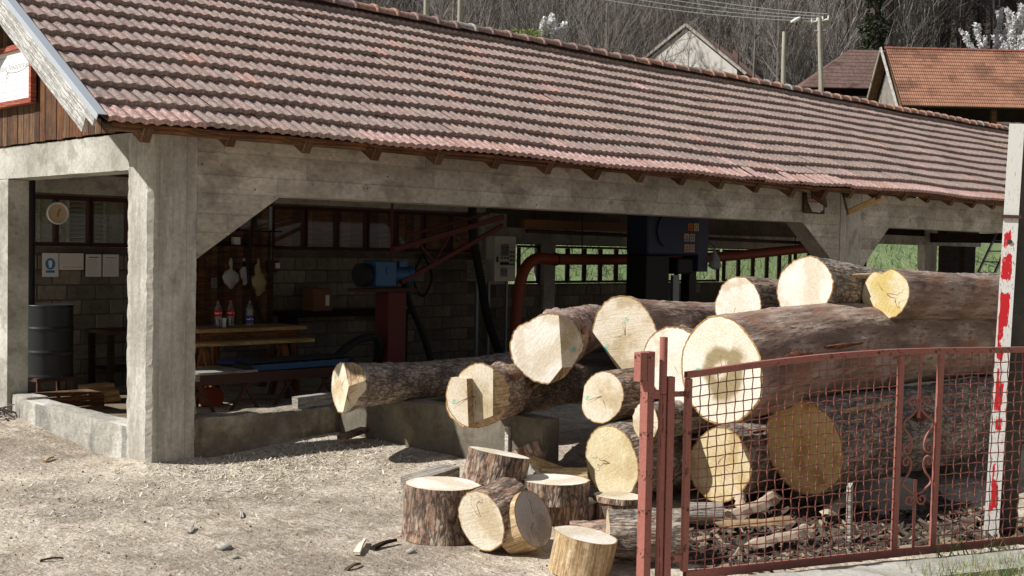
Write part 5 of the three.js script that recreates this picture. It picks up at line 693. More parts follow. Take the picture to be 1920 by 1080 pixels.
{ // control cabinets
  const c = thing('control_cabinet', 'pale metal control cabinet with buttons and meters', 'cabinet', [8.65, 1.56, -4.45]); part(c, 'case', bx(0, 0.5, 0, 0.77, -0.22, 0, 0.01), M.cabinet); part(c, 'display', bx(0.14, 0.32, 0.44, 0.64, 0.001, 0.008), M.greyWood); part(c, 'meter', bx(0.13, 0.33, 0.28, 0.33, 0.001, 0.012), M.blackSteel); part(c, 'nameplate', bx(0.14, 0.3, 0.08, 0.23, 0.001, 0.006), M.greyWood); for (let i = 0; i < 4; i++) for (let j = 0; j < 2; j++) part(c, 'button', new THREE.CylinderGeometry(0.014, 0.014, 0.02, 12).rotateX(Math.PI / 2).translate(0.37 + j * 0.065, 0.29 + i * 0.07, 0.012), i === 3 ? M.darkRed : M.blackSteel); for (let j = 0; j < 3; j++) part(c, 'button', new THREE.CylinderGeometry(0.014, 0.014, 0.02, 12).rotateX(Math.PI / 2).translate(0.16 + j * 0.07, 0.4, 0.012), M.blackSteel); part(c, 'door_handle', bx(0.04, 0.06, 0.33, 0.42, 0.001, 0.025), M.blackSteel); part(c, 'leg', bx(0.02, 0.06, -1.438, -0.001, -0.2, -0.16), M.tin);
  part(c, 'leg', bx(0.44, 0.48, -1.438, -0.001, -0.2, -0.16), M.tin);
  const d = thing('junction_cabinet', 'small grey cabinet left of the control cabinet', 'cabinet', [8.2, 1.56, -4.5]); part(d, 'case', bx(0, 0.33, 0, 0.36, -0.15, 0), M.greyWood); part(d, 'lock', bx(0.1, 0.15, 0.06, 0.11, 0.001, 0.01), M.blackSteel); part(d, 'leg', bx(0.14, 0.19, -1.438, -0.001, -0.1, -0.05), M.tin);
}
// extraction pipe and crane beam
{ const p = thing('extraction_pipe', 'long rust-red extraction pipe bending down on the left', 'pipe'); part(p, 'pipe_run', tube([[8.3, 0.3, -3.55], [8.33, 1.0, -3.58], [8.5, 1.75, -3.6], [8.75, 1.95, -3.6], [9.2, 1.955, -3.6], [11.3, 1.97, -3.6], [13.5, 2.02, -3.6], [17.5, 2.28, -3.6]], 0.095, 160, 16), M.orangePipe); part(p, 'elbow_clamp', new THREE.TorusGeometry(0.1, 0.012, 8, 24).rotateY(Math.PI / 2).translate(9.25, 1.956, -3.6), M.blackSteel); for (const x of [9.9, 13.2, 16.5]) part(p, 'hanger', rod([x, 2.0, -3.6], [x, 3.1, -3.6], 0.01, 6), M.blackSteel); part(p, 'foot', bx(8.2, 8.42, 0.122, 0.32, -3.65, -3.42), M.rustSteel);
  const b = thing('crane_beam', 'ochre crane rail running under the loft', 'beam'); part(b, 'rail', bx(8.9, 12.6, 2.48, 2.62, -4.1, -4.0), MS({ color: 0x7c5426, roughness: 0.7 })); part(b, 'pipe', rod([8.9, 2.42, -3.95], [18, 2.36, -3.95], 0.035, 10), M.rustSteel); for (const x of [9.2, 12.4]) part(b, 'hanger', bx(x, x + 0.05, 2.621, 3.1, -4.08, -4.02), M.rustSteel); }
{ // band saw
  const s = thing('band_saw', 'tall dark blue band saw with warning stickers', 'saw', [10.0, 0.122, -2.45]); part(s, 'wheel_housing', new RoundedBoxGeometry(1.38, 0.86, 0.5, 3, 0.06).translate(0.67, 2.36, 0), M.navy); part(s, 'column', bx(-0.0, 0.6, 0, 1.93, -0.24, 0.2, 0.02), M.blackSteel); part(s, 'guide_post', bx(0.76, 0.92, 0.3, 1.6, 0.1, 0.16), M.tin); part(s, 'guide_head', new RoundedBoxGeometry(0.4, 0.28, 0.3, 2, 0.04).translate(0.98, 1.76, 0.1), M.blackSteel); part(s, 'side_cover', bx(1.38, 1.66, 1.66, 2.76, -0.1, 0.2, 0.01), M.coverBlue); part(s, 'leg', bx(1.3, 1.5, 0, 1.92, -0.1, 0.08), M.blackSteel); part(s, 'base', bx(-0.1, 1.6, 0, 0.3, -0.3, 0.3), M.blackSteel); part(s, 'wheel_boss', new THREE.CylinderGeometry(0.28, 0.28, 0.03, 40).rotateX(Math.PI / 2).translate(0.45, 2.34, 0.265), M.navy);
  const st = [[1.08, 2.42, '#b8782c'], [1.24, 2.42, '#c9b494'], [0.98, 2.24, '#c4b8ac'], [1.14, 2.24, '#b9b2ac'], [0.99, 2.06, '#bdae9e'], [1.14, 2.06, '#c0b0a2']]; st.forEach(([x, y, col], i) => part(s, 'sticker', new THREE.PlaneGeometry(0.13, 0.13).translate(x, y, 0.254), MS({ map: canvasTex(64, 64, (c) => { c.fillStyle = col; c.fillRect(0, 0, 64, 64); c.strokeStyle = i > 1 && i < 4 ? '#3a3a3a' : '#a03a24'; c.lineWidth = 8; c.beginPath(); if (i % 2) c.arc(32, 32, 18, 0, 7); else { c.moveTo(12, 52); c.lineTo(32, 12); c.lineTo(52, 52); c.closePath(); } c.stroke(); }) })));
  const bg = new THREE.LatheGeometry([[0.004, 0.4], [0.03, 0.36], [0.07, 0.2], [0.1, 0.06], [0.06, 0.0], [0.004, 0]].map(([a, b]) => new THREE.Vector2(a, b)), 20); rough(bg, 0.06, 9, 3); const m = thing('plastic_bag', 'crumpled clear bag hanging on the band saw cover', 'bag', [11.78, 1.82, -2.2]); part(m, 'bag_body', bg, new THREE.MeshPhysicalMaterial({ color: 0xb8bac0, transmission: 0.4, thickness: 0, roughness: 0.5, side: THREE.DoubleSide })); part(m, 'tie', tube([[0, 0.4, 0], [-0.06, 0.46, -0.06], [-0.12, 0.5, -0.1]], 0.008, 10, 6), M.rubber);
}
{ const l = thing('ladder', 'grey aluminium ladder leaning outside the far end', 'ladder', [24.0, 0.1, -3.2]); l.rotation.set(0, 0, 0); for (const z of [0, 0.42]) part(l, 'stile', bar([-1.4, 0, z], [1.5, 3.0, z], 0.06, 0.04), M.tin); for (let i = 1; i < 11; i++) part(l, 'rung', rod([-1.4 + i * 0.265, i * 0.273, 0], [-1.4 + i * 0.265, i * 0.273, 0.42], 0.016, 8), M.tin); }

// ------------------------------------------------------------------ beyond the shed
const bareBranch = (out, p, dir, len, rad, lvl, rr, kids, spread, lift, min) => {
  const n = lvl >= 2 ? 3 : 2; let a = p.clone(), d = dir.clone();
  for (let i = 0; i < n; i++) { d.add(V((rr() - 0.5) * 0.34, (rr() - 0.35) * 0.22 + lift * 0.1, (rr() - 0.5) * 0.34)).normalize(); const b = a.clone().addScaledVector(d, len / n), r0 = rad * (1 - (i / n) * 0.45), r1 = rad * (1 - ((i + 1) / n) * 0.45); out.push([a, b, r0, r1]); if (lvl > 0) for (let k = 0; k < kids; k++) if (i > 0 || lvl < 3) { const ax = V(rr() - 0.5, rr() - 0.5, rr() - 0.5).normalize(), q = d.clone().cross(ax).normalize(), e = d.clone().multiplyScalar(Math.cos(spread)).addScaledVector(q, Math.sin(spread)).add(V(0, lift, 0)).normalize(); bareBranch(out, a.clone().lerp(b, 0.3 + rr() * 0.7), e, len * (0.45 + rr() * 0.25), Math.max(min, r1 * 0.55), lvl - 1, rr, kids, spread * 0.95, lift, min); } a = b; }
};
function branchGeo(list, sides = 3) {
  const pos = []; for (const [a, b, r0, r1] of list) { const d = b.clone().sub(a).normalize(), u = Math.abs(d.y) > 0.9 ? V(1, 0, 0) : V(0, 1, 0), s = d.clone().cross(u).normalize(), t = d.clone().cross(s); const ring = (c, r) => Array.from({ length: sides }, (_, i) => { const q = (i / sides) * 6.283; return c.clone().addScaledVector(s, Math.cos(q) * r).addScaledVector(t, Math.sin(q) * r).toArray(); }); const A = ring(a, r0), B = ring(b, r1); for (let i = 0; i < sides; i++) { const j = (i + 1) % sides; pos.push(...A[i], ...B[i], ...B[j], ...A[i], ...B[j], ...A[j]); } }
  const g = new THREE.BufferGeometry(); g.setAttribute('position', new THREE.Float32BufferAttribute(pos, 3)); g.computeVertexNormals(); return g;
}
const shrubGeos = [], treeGeos = [];
for (let k = 0; k < 4; k++) { const rr = rng(700 + k), list = []; for (let i = 0; i < 7; i++) { const a = rr() * 6.283, t = 0.12 + rr() * 0.6; bareBranch(list, V(Math.cos(a) * 0.3, 0, Math.sin(a) * 0.3), V(Math.cos(a) * t, 1, Math.sin(a) * t).normalize(), 3.4 + rr() * 2.2, 0.04, 2, rr, 2, 0.5, 0.16, 0.012); } shrubGeos.push(branchGeo(list)); }
for (let k = 0; k < 4; k++) { const rr = rng(800 + k), list = []; let a = V(0, -0.5, 0), lean = V((rr() - 0.5) * 0.06, 1, (rr() - 0.5) * 0.06); for (let i = 0; i < 7; i++) { const b = a.clone().addScaledVector(lean.clone().add(V((rr() - 0.5) * 0.08, 0, (rr() - 0.5) * 0.08)), 2.0), r0 = 0.16 * (1 - i / 8), r1 = 0.16 * (1 - (i + 1) / 8); list.push([a, b, r0, r1]); if (i > 1) for (let q = 0; q < 3; q++) { const an = rr() * 6.283; bareBranch(list, b, V(Math.cos(an) * 0.7, 0.8, Math.sin(an) * 0.7).normalize(), 2.4 - i * 0.12, 0.04, 2, rr, 2, 0.5, 0.2, 0.013); } a = b; } treeGeos.push(branchGeo(list)); }
const at = (D, t) => { const x = -5.49 + 0.698 * D + 0.716 * t, z = 10.48 - 0.716 * D + 0.698 * t; return [x, z]; };   // metres ahead of and across the yard
const groundY = (x, z) => { if (x > 89 && z > -24) { const D = depthOf(x, z); return (D < 60 ? 0 : D < 80 ? (D - 60) * 0.2 : 4 + (D - 80) * 0.5) - 0.3; } return bankAt(x, z); };
const twig = [0x7e7870, 0x69625a, 0x8e8880, 0x57504a].map((c) => MS({ color: c, roughness: 1 }));
function scatter(name, label, geos, mats, count, D0, D1, t0, t1, s0, s1, seed, keep) {
  const rr = rng(seed), sets = geos.map(() => []); for (let i = 0; i < count; i++) { const D = lerp(D0, D1, Math.pow(rr(), 0.8)), t = lerp(t0, t1, rr()) * D; const [x, z] = at(D, t), k = (rr() * geos.length) | 0, s = lerp(s0, s1, rr()), ro = rr() * 6.283; if (keep && !keep(x, z, D, t / D)) continue; sets[k].push(new THREE.Matrix4().compose(V(x, groundY(x, z) - 0.1, z), new THREE.Quaternion().setFromEuler(new THREE.Euler((rr() - 0.5) * 0.12, ro, (rr() - 0.5) * 0.12)), V(s, s * (0.9 + rr() * 0.3), s))); }
  sets.forEach((l, k) => { if (!l.length) return; const im = shade(new THREE.InstancedMesh(geos[k], mats[k % mats.length], l.length)); im.name = numbered(name); tag(im, label[k % label.length], 'woodland', null, 'stuff'); l.forEach((m, i) => im.setMatrixAt(i, m)); scene.add(im); });
}
const clear = (x, z, D, k) => !(D > 66 && D < 84 && k > 0.10 && k < 0.205) && !(D < 92 && k > 0.25);
scatter('thicket', ['pale leafless thicket on the near hillside', 'brownish leafless thicket on the near hillside', 'light grey leafless thicket on the near hillside', 'dark leafless thicket on the near hillside'], shrubGeos, twig, 430, 70, 118, -0.24, 0.32, 0.7, 1.6, 61, clear);
scatter('bare_wood', ['far leafless wood of grey trunks', 'far leafless wood of brown trunks', 'far leafless wood of dark trunks', 'far leafless wood of slender trunks'], treeGeos, [0x3f3733, 0x352e30, 0x48403b, 0x2f2829].map((c) => MS({ color: c, roughness: 1 })), 1900, 90, 225, -0.34, 0.56, 0.8, 1.35, 62, (x, z, D, k) => D > 112 || k > 0.27);
// bare trees that can be told apart above the ridge
[['bare grey tree above the left part of the ridge', 62, -0.052, 1.0, 1], ['slim bare tree right of the leftmost pole', 66, -0.062, 0.9, 2], ['bare spreading tree left of the white house', 72, 0.075, 0.95, 0], ['bare tree right of the white house', 76, 0.165, 0.8, 3], ['bare bushy tree behind the lamp post', 70, 0.215, 0.75, 1], ['bare bushy tree left of the lamp post', 73, 0.195, 0.8, 2], ['bare sapling in front of the white house', 71, 0.14, 0.45, 0], ['bare sapling before the house wall', 70, 0.128, 0.42, 3]].forEach(([l, D, t, s, k], i) => { const [x, z] = at(D, t * D); const g = thing('bare_tree', l, 'tree', [x, groundY(x, z) - 0.3, z], 'bare trees above the ridge'); g.rotation.y = i * 1.3; g.scale.setScalar(s); part(g, 'branches', treeGeos[k], twig[(i + 2) % 3]); });
// leaf clumps: many small faces through a volume
function leafCloud(n, seed, rad, size, shape) { const rr = rng(seed), pos = []; for (let i = 0; i < n; i++) { const p = shape(rr), s = size * (0.6 + rr() * 0.8), a = V(rr() - 0.5, rr() - 0.5, rr() - 0.5).normalize(), b = a.clone().cross(V(rr() - 0.5, rr() - 0.5, rr() - 0.5)).normalize(); const P = (u, v) => p.clone().addScaledVector(a, u * s).addScaledVector(b, v * s).toArray(); const A = P(-1, 0), B = P(0, 0.45), C = P(1, 0), D = P(0, -0.45); pos.push(...A, ...B, ...C, ...A, ...C, ...D); } const g = new THREE.BufferGeometry(); g.setAttribute('position', new THREE.Float32BufferAttribute(pos, 3)); g.computeVertexNormals(); return g; }
const leafMat = (c) => new THREE.MeshPhysicalMaterial({ color: c, roughness: 0.9, transmission: 0.3, thickness: 0, side: THREE.DoubleSide });
{ // ivy-clad tree
  const [x, z] = at(82, 0.292 * 82), y = groundY(x, z); const g = thing('ivy_tree', 'tall tree trunk wrapped in dark green ivy', 'tree', [x, y, z]);
  const list = [], rr = rng(55); let a = V(0, -1, 0); for (let i = 0; i < 9; i++) { const b = a.clone().add(V((rr() - 0.5) * 0.5, 2.2, (rr() - 0.5) * 0.5)); list.push([a, b, 0.42 - i * 0.03, 0.39 - i * 0.03]); if (i > 2) for (let q = 0; q < 2; q++) { const an = rr() * 6.28; bareBranch(list, b, V(Math.cos(an), 0.5, Math.sin(an)).normalize(), 3.4, 0.07, 2, rr, 2, 0.6, 0.1, 0.02); } a = b; }
  part(g, 'trunk', branchGeo(list, 6), MS({ color: 0x4a4038 })); part(g, 'crown', leafCloud(9000, 56, 1, 0.16, (r) => { const y2 = 1 + r() * 17, an = r() * 6.283, w = 0.72 + 0.22 * Math.sin(y2 * 1.3) + 0.22 * Math.sin(y2 * 3.1), q = w * Math.sqrt(r()); return V(Math.cos(an) * q, y2, Math.sin(an) * q); }), leafMat(0x2f3a1a), 'ivy leaves round the trunk');
  const [x2, z2] = at(118, 0.376 * 118), s = thing('ivy_tree', 'thin far trunk with a strip of ivy in the dark wood', 'tree', [x2, groundY(x2, z2), z2]); part(s, 'trunk', branchGeo([[V(0, -1, 0), V(0.2, 22, 0), 0.28, 0.12]], 6), MS({ color: 0x3a322c })); part(s, 'crown', leafCloud(2600, 57, 1, 0.16, (r) => { const y2 = 3 + r() * 16, an = r() * 6.283, q = 0.75 * Math.sqrt(r()); return V(Math.cos(an) * q, y2, Math.sin(an) * q); }), leafMat(0x2c3a1c), 'ivy leaves round the trunk');
}
const blossom = (label, D, t, yTop, w, h, seed, n) => { const [x, z] = at(D, t), g = thing('blossom_tree', label, 'tree', [x, yTop - h, z], 'white blossom trees'); const list = [], rr = rng(seed); for (let i = 0; i < n; i++) { const a = rr() * 6.283, q = rr() * 0.7; bareBranch(list, V(0, 0, 0), V(Math.cos(a) * q, 1, Math.sin(a) * q).normalize(), h * (0.6 + rr() * 0.32), 0.06, 2, rr, 2, 0.4, 0.35, 0.02); } part(g, 'trunk', branchGeo([[V(0, -4, 0), V(0, 0.2, 0), 0.16, 0.1], ...list]), MS({ color: 0x5a5048 })); const tips = list.filter((s) => s[2] < 0.045); part(g, 'crown', leafCloud(tips.length * 46, seed + 1, 1, 0.125, (r) => { const s = tips[(r() * tips.length) | 0]; return s[0].clone().lerp(s[1], r()).add(V((r() - 0.5) * 0.22, (r() - 0.5) * 0.22, (r() - 0.5) * 0.22)); }), new THREE.MeshPhysicalMaterial({ color: 0xe6e4e2, roughness: 0.9, transmission: 0.25, thickness: 0, side: THREE.DoubleSide }), 'dense white blossom'); };
blossom('white flowering shrub above the ridge in the middle', 66, 0.0285 * 66, 13.7, 2, 1.9, 90, 6); blossom('white flowering tree behind the orange barn roof', 84, 0.408 * 84, 17.4, 4, 4.4, 92, 14);
{ const [x, z] = at(66, 0.01 * 66); const g = thing('green_bush', 'fresh green bush beside the white flowering shrub', 'bush', [x, 12.4, z]); part(g, 'foliage', leafCloud(3000, 95, 1, 0.09, (r) => { const a = r() * 6.28, q = Math.sqrt(r()) * 1.5; return V(Math.cos(a) * q, r() * 1.4, Math.sin(a) * q); }), leafMat(0x7c8a44)); part(g, 'stem', branchGeo([[V(0, -5, 0), V(0, 0.6, 0), 0.08, 0.04]]), twig[0]); }

// white house
{
  const h = thing('white_house', 'white gabled house behind bare trees on the slope', 'house', [54.6, 0, -36.2]); h.rotation.y = -0.8 + Math.PI / 2 + Math.PI / 2 * 0; const wm = MS({ color: 0xcfcac0 }), wl = MS({ color: 0xe6e2d8 });
  h.rotation.y = Math.atan2(-0.716, -0.698) + Math.PI + Math.PI * 0; h.rotation.y = -1.2; h.scale.set(1.18, 1, 1);
  const sh = new THREE.Shape([[-2.9, 6], [2.75, 6], [2.75, 13.2], [0, 15.9], [-2.9, 13.4]].map(([a, b]) => new THREE.Vector2(a, b))); part(h, 'wall', uvBox(new THREE.ExtrudeGeometry(sh, { depth: 8, bevelEnabled: false }).translate(0, 0, -8)), wm);
  const rm = MS({ color: 0x8a6a5c }); part(h, 'roof', bar([3.2, 12.95, -3.95], [-0.02, 16.1, -3.95], 0.12, 8.2), rm); part(h, 'roof', bar([-3.4, 13.15, -3.95], [0.02, 16.1, -3.95], 0.12, 8.2), rm);
  part(h, 'verge_board', bar([3.25, 12.93, 0.16], [0, 16.12, 0.16], 0.16, 0.04), M.pale); part(h, 'verge_board', bar([-3.45, 13.13, 0.16], [0, 16.12, 0.16], 0.16, 0.04), M.pale); part(h, 'chimney', bx(1.9, 2.2, 14.0, 14.9, -3, -2.7), MS({ color: 0x6a564c }));
  const wn = part(h, 'window', bx(-0.5, 0.5, 11.2, 12.4, -0.02, 0.04), M.pale); part(wn, 'pane', bx(-0.42, 0.42, 11.28, 12.32, 0.041, 0.05), M.blackSteel);
}
// barn with orange tiles
{
  const b = thing('barn', 'timber barn with bright orange tiled roof', 'barn', [58.88, 0, -25.1]); b.rotation.y = -0.74;
  const yr = 14.0, ye = 10.35, hw = 3.1, dir = 1; const rmap = (() => { const a = fmap(512, 6, 5, 611), c2 = fmap(512, 60, 3, 612); return texOf(512, (k) => { let c = mixc(hex(0x8f6450), hex(0xaa7c60), a[k] * 0.7 + c2[k] * 0.4); c = mixc(c, hex(0x5f4a3e), sstep(0.5, 0.75, a[k]) * 0.6); const s = 0.85 + c2[k] * 0.3; return [c[0] * s, c[1] * s, c[2] * s]; }); })();
  // local x runs along the ridge, +z faces the yard
  const L = 26, rows = 17; const roof = part(b, 'roof', merge([bar([L / 2, ye, hw], [L / 2, yr - 0.03, 0], L, 0.05), bar([L / 2, ye, -hw], [L / 2, yr - 0.03, 0], L, 0.05)]), M.darkWood);
  const sl = Math.hypot(yr - ye, hw), rowL = sl / rows, an = Math.atan2(yr - ye, hw);
  const tg = (() => { const n = 8, pos = []; const P = (u, l) => [u * 0.24, 0.03 * (0.5 - 0.5 * Math.cos(u * 4 * Math.PI)), -l]; for (let i = 0; i < n; i++) { const A = P(i / n, 0), B = P((i + 1) / n, 0), C = P((i + 1) / n, 0.3), D = P(i / n, 0.3); pos.push(...A, ...B, ...C, ...A, ...C, ...D, A[0], A[1] - 0.07, A[2], B[0], B[1] - 0.07, B[2], ...B, A[0], A[1] - 0.07, A[2], ...B, ...A); } const g = new THREE.BufferGeometry(); g.setAttribute('position', new THREE.Float32BufferAttribute(pos, 3)); g.computeVertexNormals(); return uvBox(g); })();
  const cols = Math.floor(L / 0.24), im = shade(new THREE.InstancedMesh(tg, MS({ map: rmap, roughness: 0.95 }), rows * cols)), rr = rng(71); im.name = 'roof_tiles'; im.userData.kind = 'stuff'; im.userData.label = 'courses of orange roof tiles'; let k = 0;
  for (let j = 0; j < rows; j++) for (let i = 0; i < cols; i++) { const s = j * rowL; im.setMatrixAt(k, new THREE.Matrix4().compose(V(i * 0.24, ye + s * Math.sin(an) + 0.1, hw - s * Math.cos(an) + 0.03), new THREE.Quaternion().setFromEuler(new THREE.Euler(an - 0.1, 0, 0)), V(1, 1, 1))); const p = fbm3(i * 0.12, j * 0.22, 5, 2), v = 0.92 + (rr() - 0.5) * 0.2, dk = 1 - 0.4 * sstep(0.02, 0.3, p + (rr() - 0.5) * 0.12); im.setColorAt(k, new THREE.Color(v * dk, v * dk, v * dk)); k++; } roof.add(im);
  for (let i = 0; i < 60; i++) part(roof, 'ridge_tile', ((g) => g)(shrubGeos.ridge || (shrubGeos.ridge = new THREE.CylinderGeometry(0.12, 0.14, 0.44, 8, 1, false, -Math.PI / 2, Math.PI).rotateZ(Math.PI / 2).rotateX(-Math.PI / 2))), MS_ridge(i)).position.set(0.2 + i * 0.43, yr + 0.04, 0);
  function MS_ridge(i) { return (MS_ridge.m || (MS_ridge.m = [MS({ color: 0x8a5442 }), MS({ color: 0x7c5044 })]))[i % 2]; }
  part(b, 'verge_board', bar([-0.28, ye - 0.25, hw + 0.12], [-0.28, yr + 0.06, 0], 0.05, 0.22), M.barge, 'pale board along the roof verge'); part(b, 'verge_board', bar([-0.28, ye - 0.25, -hw - 0.12], [-0.28, yr + 0.06, 0], 0.05, 0.22), M.greyWood);
  part(b, 'soffit', bar([0.0, ye - 0.12, hw], [0.0, yr - 0.14, 0], 0.5, 0.03), M.brown[0]); part(b, 'soffit', bar([0.0, ye - 0.12, -hw], [0.0, yr - 0.14, 0], 0.5, 0.03), M.brown[0]);
  for (let i = 0; i < 12; i++) { const z0 = -2.7 + i * 0.45, z1 = z0 + 0.43, ty = (z) => yr - 0.3 - (Math.abs(z) / hw) * (yr - ye), s = new THREE.Shape([[-z0, 9.2], [-z0, Math.max(9.3, ty(z0))], [-(z0 + z1) / 2, Math.max(9.3, ty((z0 + z1) / 2))], [-z1, Math.max(9.3, ty(z1))], [-z1, 9.2]].map(([a, c]) => new THREE.Vector2(a, c))); const g = new THREE.ExtrudeGeometry(s, { depth: 0.03, bevelEnabled: false }); g.rotateY(Math.PI / 2); g.translate(0.3, 0, 0); part(b, 'gable_board', uvBox(g, 1, true, i * 0.3), M.greyWood); }
  for (const x of [1, 5.2, 9.5, 14]) part(b, 'post', bx(x, x + 0.3, 4, ye, 2.3, 2.6), M.brown[1]); part(b, 'wall', bx(0.8, 25, 4, 9.9, -2.6, -2.4), M.brown[3]); part(b, 'wall', bx(0.78, 0.98, 4, 9.2, -2.39, 2.29), M.greyWood);
}
{ // old dark roof behind the barn
  const o = thing('old_house', 'old house with dark mossy hipped roof behind the barn', 'house', [65.2, 0, -30.2]); o.rotation.y = -0.75; const pos = []; const P = { a: [-4.6, 12.5, 2.6], b: [4, 12.5, 2.6], c: [4, 12.5, -3], d: [-4.6, 12.5, -3], e: [-0.9, 15.3, 0], f: [3, 15.3, 0] }; const tri = (...k) => k.forEach((q) => pos.push(...P[q])); tri('a', 'b', 'f'); tri('a', 'f', 'e'); tri('d', 'a', 'e'); tri('c', 'd', 'e'); tri('c', 'e', 'f'); tri('b', 'c', 'f'); tri('a', 'c', 'b'); tri('a', 'd', 'c');
  const g = new THREE.BufferGeometry(); g.setAttribute('position', new THREE.Float32BufferAttribute(pos, 3)); g.computeVertexNormals(); const tx = (() => { const a = fmap(512, 50, 3, 621, 1, 1, 0.7), b = fmap(512, 5, 5, 622); return texOf(512, (k, u, v) => { const s = 0.75 + a[k] * 0.5; const row = (v * 24) % 1 < 0.2 ? 0.72 : 1; const c = mixc(hex(0x5c4640), hex(0x7a6258), b[k]); return [c[0] * s * row, c[1] * s * row, c[2] * s * row]; }); })(); tx.repeat.set(0.16, 0.16);
  part(o, 'roof', uvBox(g), MS({ map: tx, roughness: 1 })); part(o, 'wall', bx(-4, 3.4, 6, 12.49, -2.5, 2.1), M.darkWood); part(o, 'rail', bx(-4.2, 0, 11.9, 12.05, 2.2, 2.3), M.greyWood);
}
// poles and wires
{
  const yb = (x, z) => groundY(x, z) - 0.3; const conc = MS({ map: texConcrete, color: 0xe4e0d8 });
  const lp = thing('street_lamp', 'concrete lamp post with curved arm and white lamp head', 'street lamp', [37.5, 0, -17.85]); const y0 = yb(37.5, -17.85); part(lp, 'pole', rod([0, y0, 0], [0, 11.25, 0], 0.13, 12, 0.08), conc); part(lp, 'arm', tube([[0, 11.1, 0], [0.08, 11.35, 0.08], [0.16, 11.5, 0.16], [0.26, 11.62, 0.26]], 0.025, 20), M.rustSteel); part(lp, 'lamp_head', (() => { const g = new THREE.SphereGeometry(0.3, 20, 12); g.scale(0.8, 0.26, 0.4); g.rotateZ(0.5); g.rotateY(-0.78); g.translate(0.32, 11.74, 0.32); return g; })(), M.white);
  const up = thing('utility_pole', 'leaning concrete utility pole with crossarms', 'utility pole', [38.62, 0, -16.7]); part(up, 'pole', rod([0.12, yb(38.6, -16.7), 0.2], [-0.1, 11.85, -0.16], 0.13, 8, 0.085), conc); part(up, 'crossarm', bar([-0.32, 11.66, -0.4], [0.16, 11.78, 0.14], 0.07, 0.09), M.pale); part(up, 'crossarm', bar([-0.24, 11.3, -0.3], [0.06, 11.33, 0.04], 0.05, 0.07), M.tin); for (const t of [0, 0.33, 0.66, 1]) part(up, 'insulator', new THREE.CylinderGeometry(0.03, 0.04, 0.12, 10).translate(lerp(-0.3, 0.14, t), lerp(11.76, 11.88, t), lerp(-0.38, 0.12, t)), M.white);
  const fp = thing('utility_pole', 'pale pole rising behind the left part of the ridge', 'utility pole', [26.98, 0, -28.2]); part(fp, 'pole', rod([0, yb(27, -28), 0], [0, 15, 0], 0.12, 10, 0.09), conc); part(fp, 'crossarm', bar([-0.5, 14.7, -0.5], [0.5, 14.7, 0.5], 0.07, 0.09), M.tin);
  const fq = thing('utility_pole', 'second pale pole just right of the pole behind the ridge', 'utility pole', [27.9, 0, -27.3]); part(fq, 'pole', rod([0, yb(28, -27), 0], [0.1, 14, 0.1], 0.12, 10, 0.09), conc); part(fq, 'crossarm', bar([-0.4, 13.6, -0.4], [0.4, 13.6, 0.4], 0.06, 0.08), M.tin);
  for (let i = 0; i < 4; i++) { const t = i / 3, a = V(38.62 + lerp(-0.3, 0.14, t), lerp(11.7, 12.0, t), -16.7 + lerp(-0.38, 0.12, t)), b = V(26.98 + lerp(-0.5, 0.5, t), lerp(14.2, 15.2, t), -28.2 + lerp(-0.5, 0.5, t)), pts = []; for (let k = 0; k <= 16; k++) { const q = a.clone().lerp(b, k / 16); q.y -= 0.55 * 4 * (k / 16) * (1 - k / 16) * (1 + t * 0.15); pts.push(q.toArray()); } solo('power_line', tube(pts, 0.013, 32, 5), MS({ color: 0xb8b8b6 }), ['lowest', 'second lowest', 'second highest', 'highest'][i] + ' of the four wires strung between the poles', 'wire', 'wires between the poles'); }
}
// dark timber store behind the middle windows
{ const s = thing('timber_store', 'dark timber store right behind the middle back windows', 'shed', [4.7, 0, -8.2]); for (let i = 0; i < 36; i++) part(s, 'board', bx(i * 0.22, i * 0.22 + 0.21, -0.3, 3.4 + (i % 2) * 0.02, -0.03, 0), M.brown[i % 4]); part(s, 'roof', bar([3.9, 3.2, 0.6], [3.9, 4.5, -2.4], 8.2, 0.08), M.darkWood); part(s, 'side_wall', bx(7.85, 7.95, -0.3, 3.4, -2.2, -0.04), M.darkWood); }
// neighbour's house seen through the left back windows
{
  const h = thing('neighbour_house', 'pale rendered house with louvred shutters seen through back windows', 'house', [0, 0, -9.2]); const wm = MS({ map: texConcrete, color: 0xf6f2ea }); part(h, 'wall', bx(0.5, 4.4, -0.5, 3.6, -4, 0), wm); part(h, 'roof', bar([2.2, 2.85, 1.0], [2.2, 4.6, -1.9], 4.6, 0.1), M.darkWood); part(h, 'plinth_ledge', bx(0.5, 4.4, 1.6, 1.98, 0.001, 0.12), MS({ map: texConcrete, color: 0xffffff }));
  for (const [x0, x1] of [[1.3, 2.0], [2.15, 2.85], [3.3, 4.0]]) { const s = part(h, 'shutter', merge([bx(x0, x1, 2.02, 2.07, 0.01, 0.06), bx(x0, x1, 2.9, 2.95, 0.01, 0.06), bx(x0, x0 + 0.05, 2.071, 2.899, 0.01, 0.058), bx(x1 - 0.05, x1, 2.071, 2.899, 0.01, 0.058)]), M.pale); for (let y = 2.1; y < 2.88; y += 0.075) { const g = bx(x0 + 0.051, x1 - 0.051, -0.03, 0.03, -0.006, 0.006); g.rotateX(-0.6); g.translate(0, y + 0.02, 0.035); part(s, 'slat', g, M.pale); } }
}

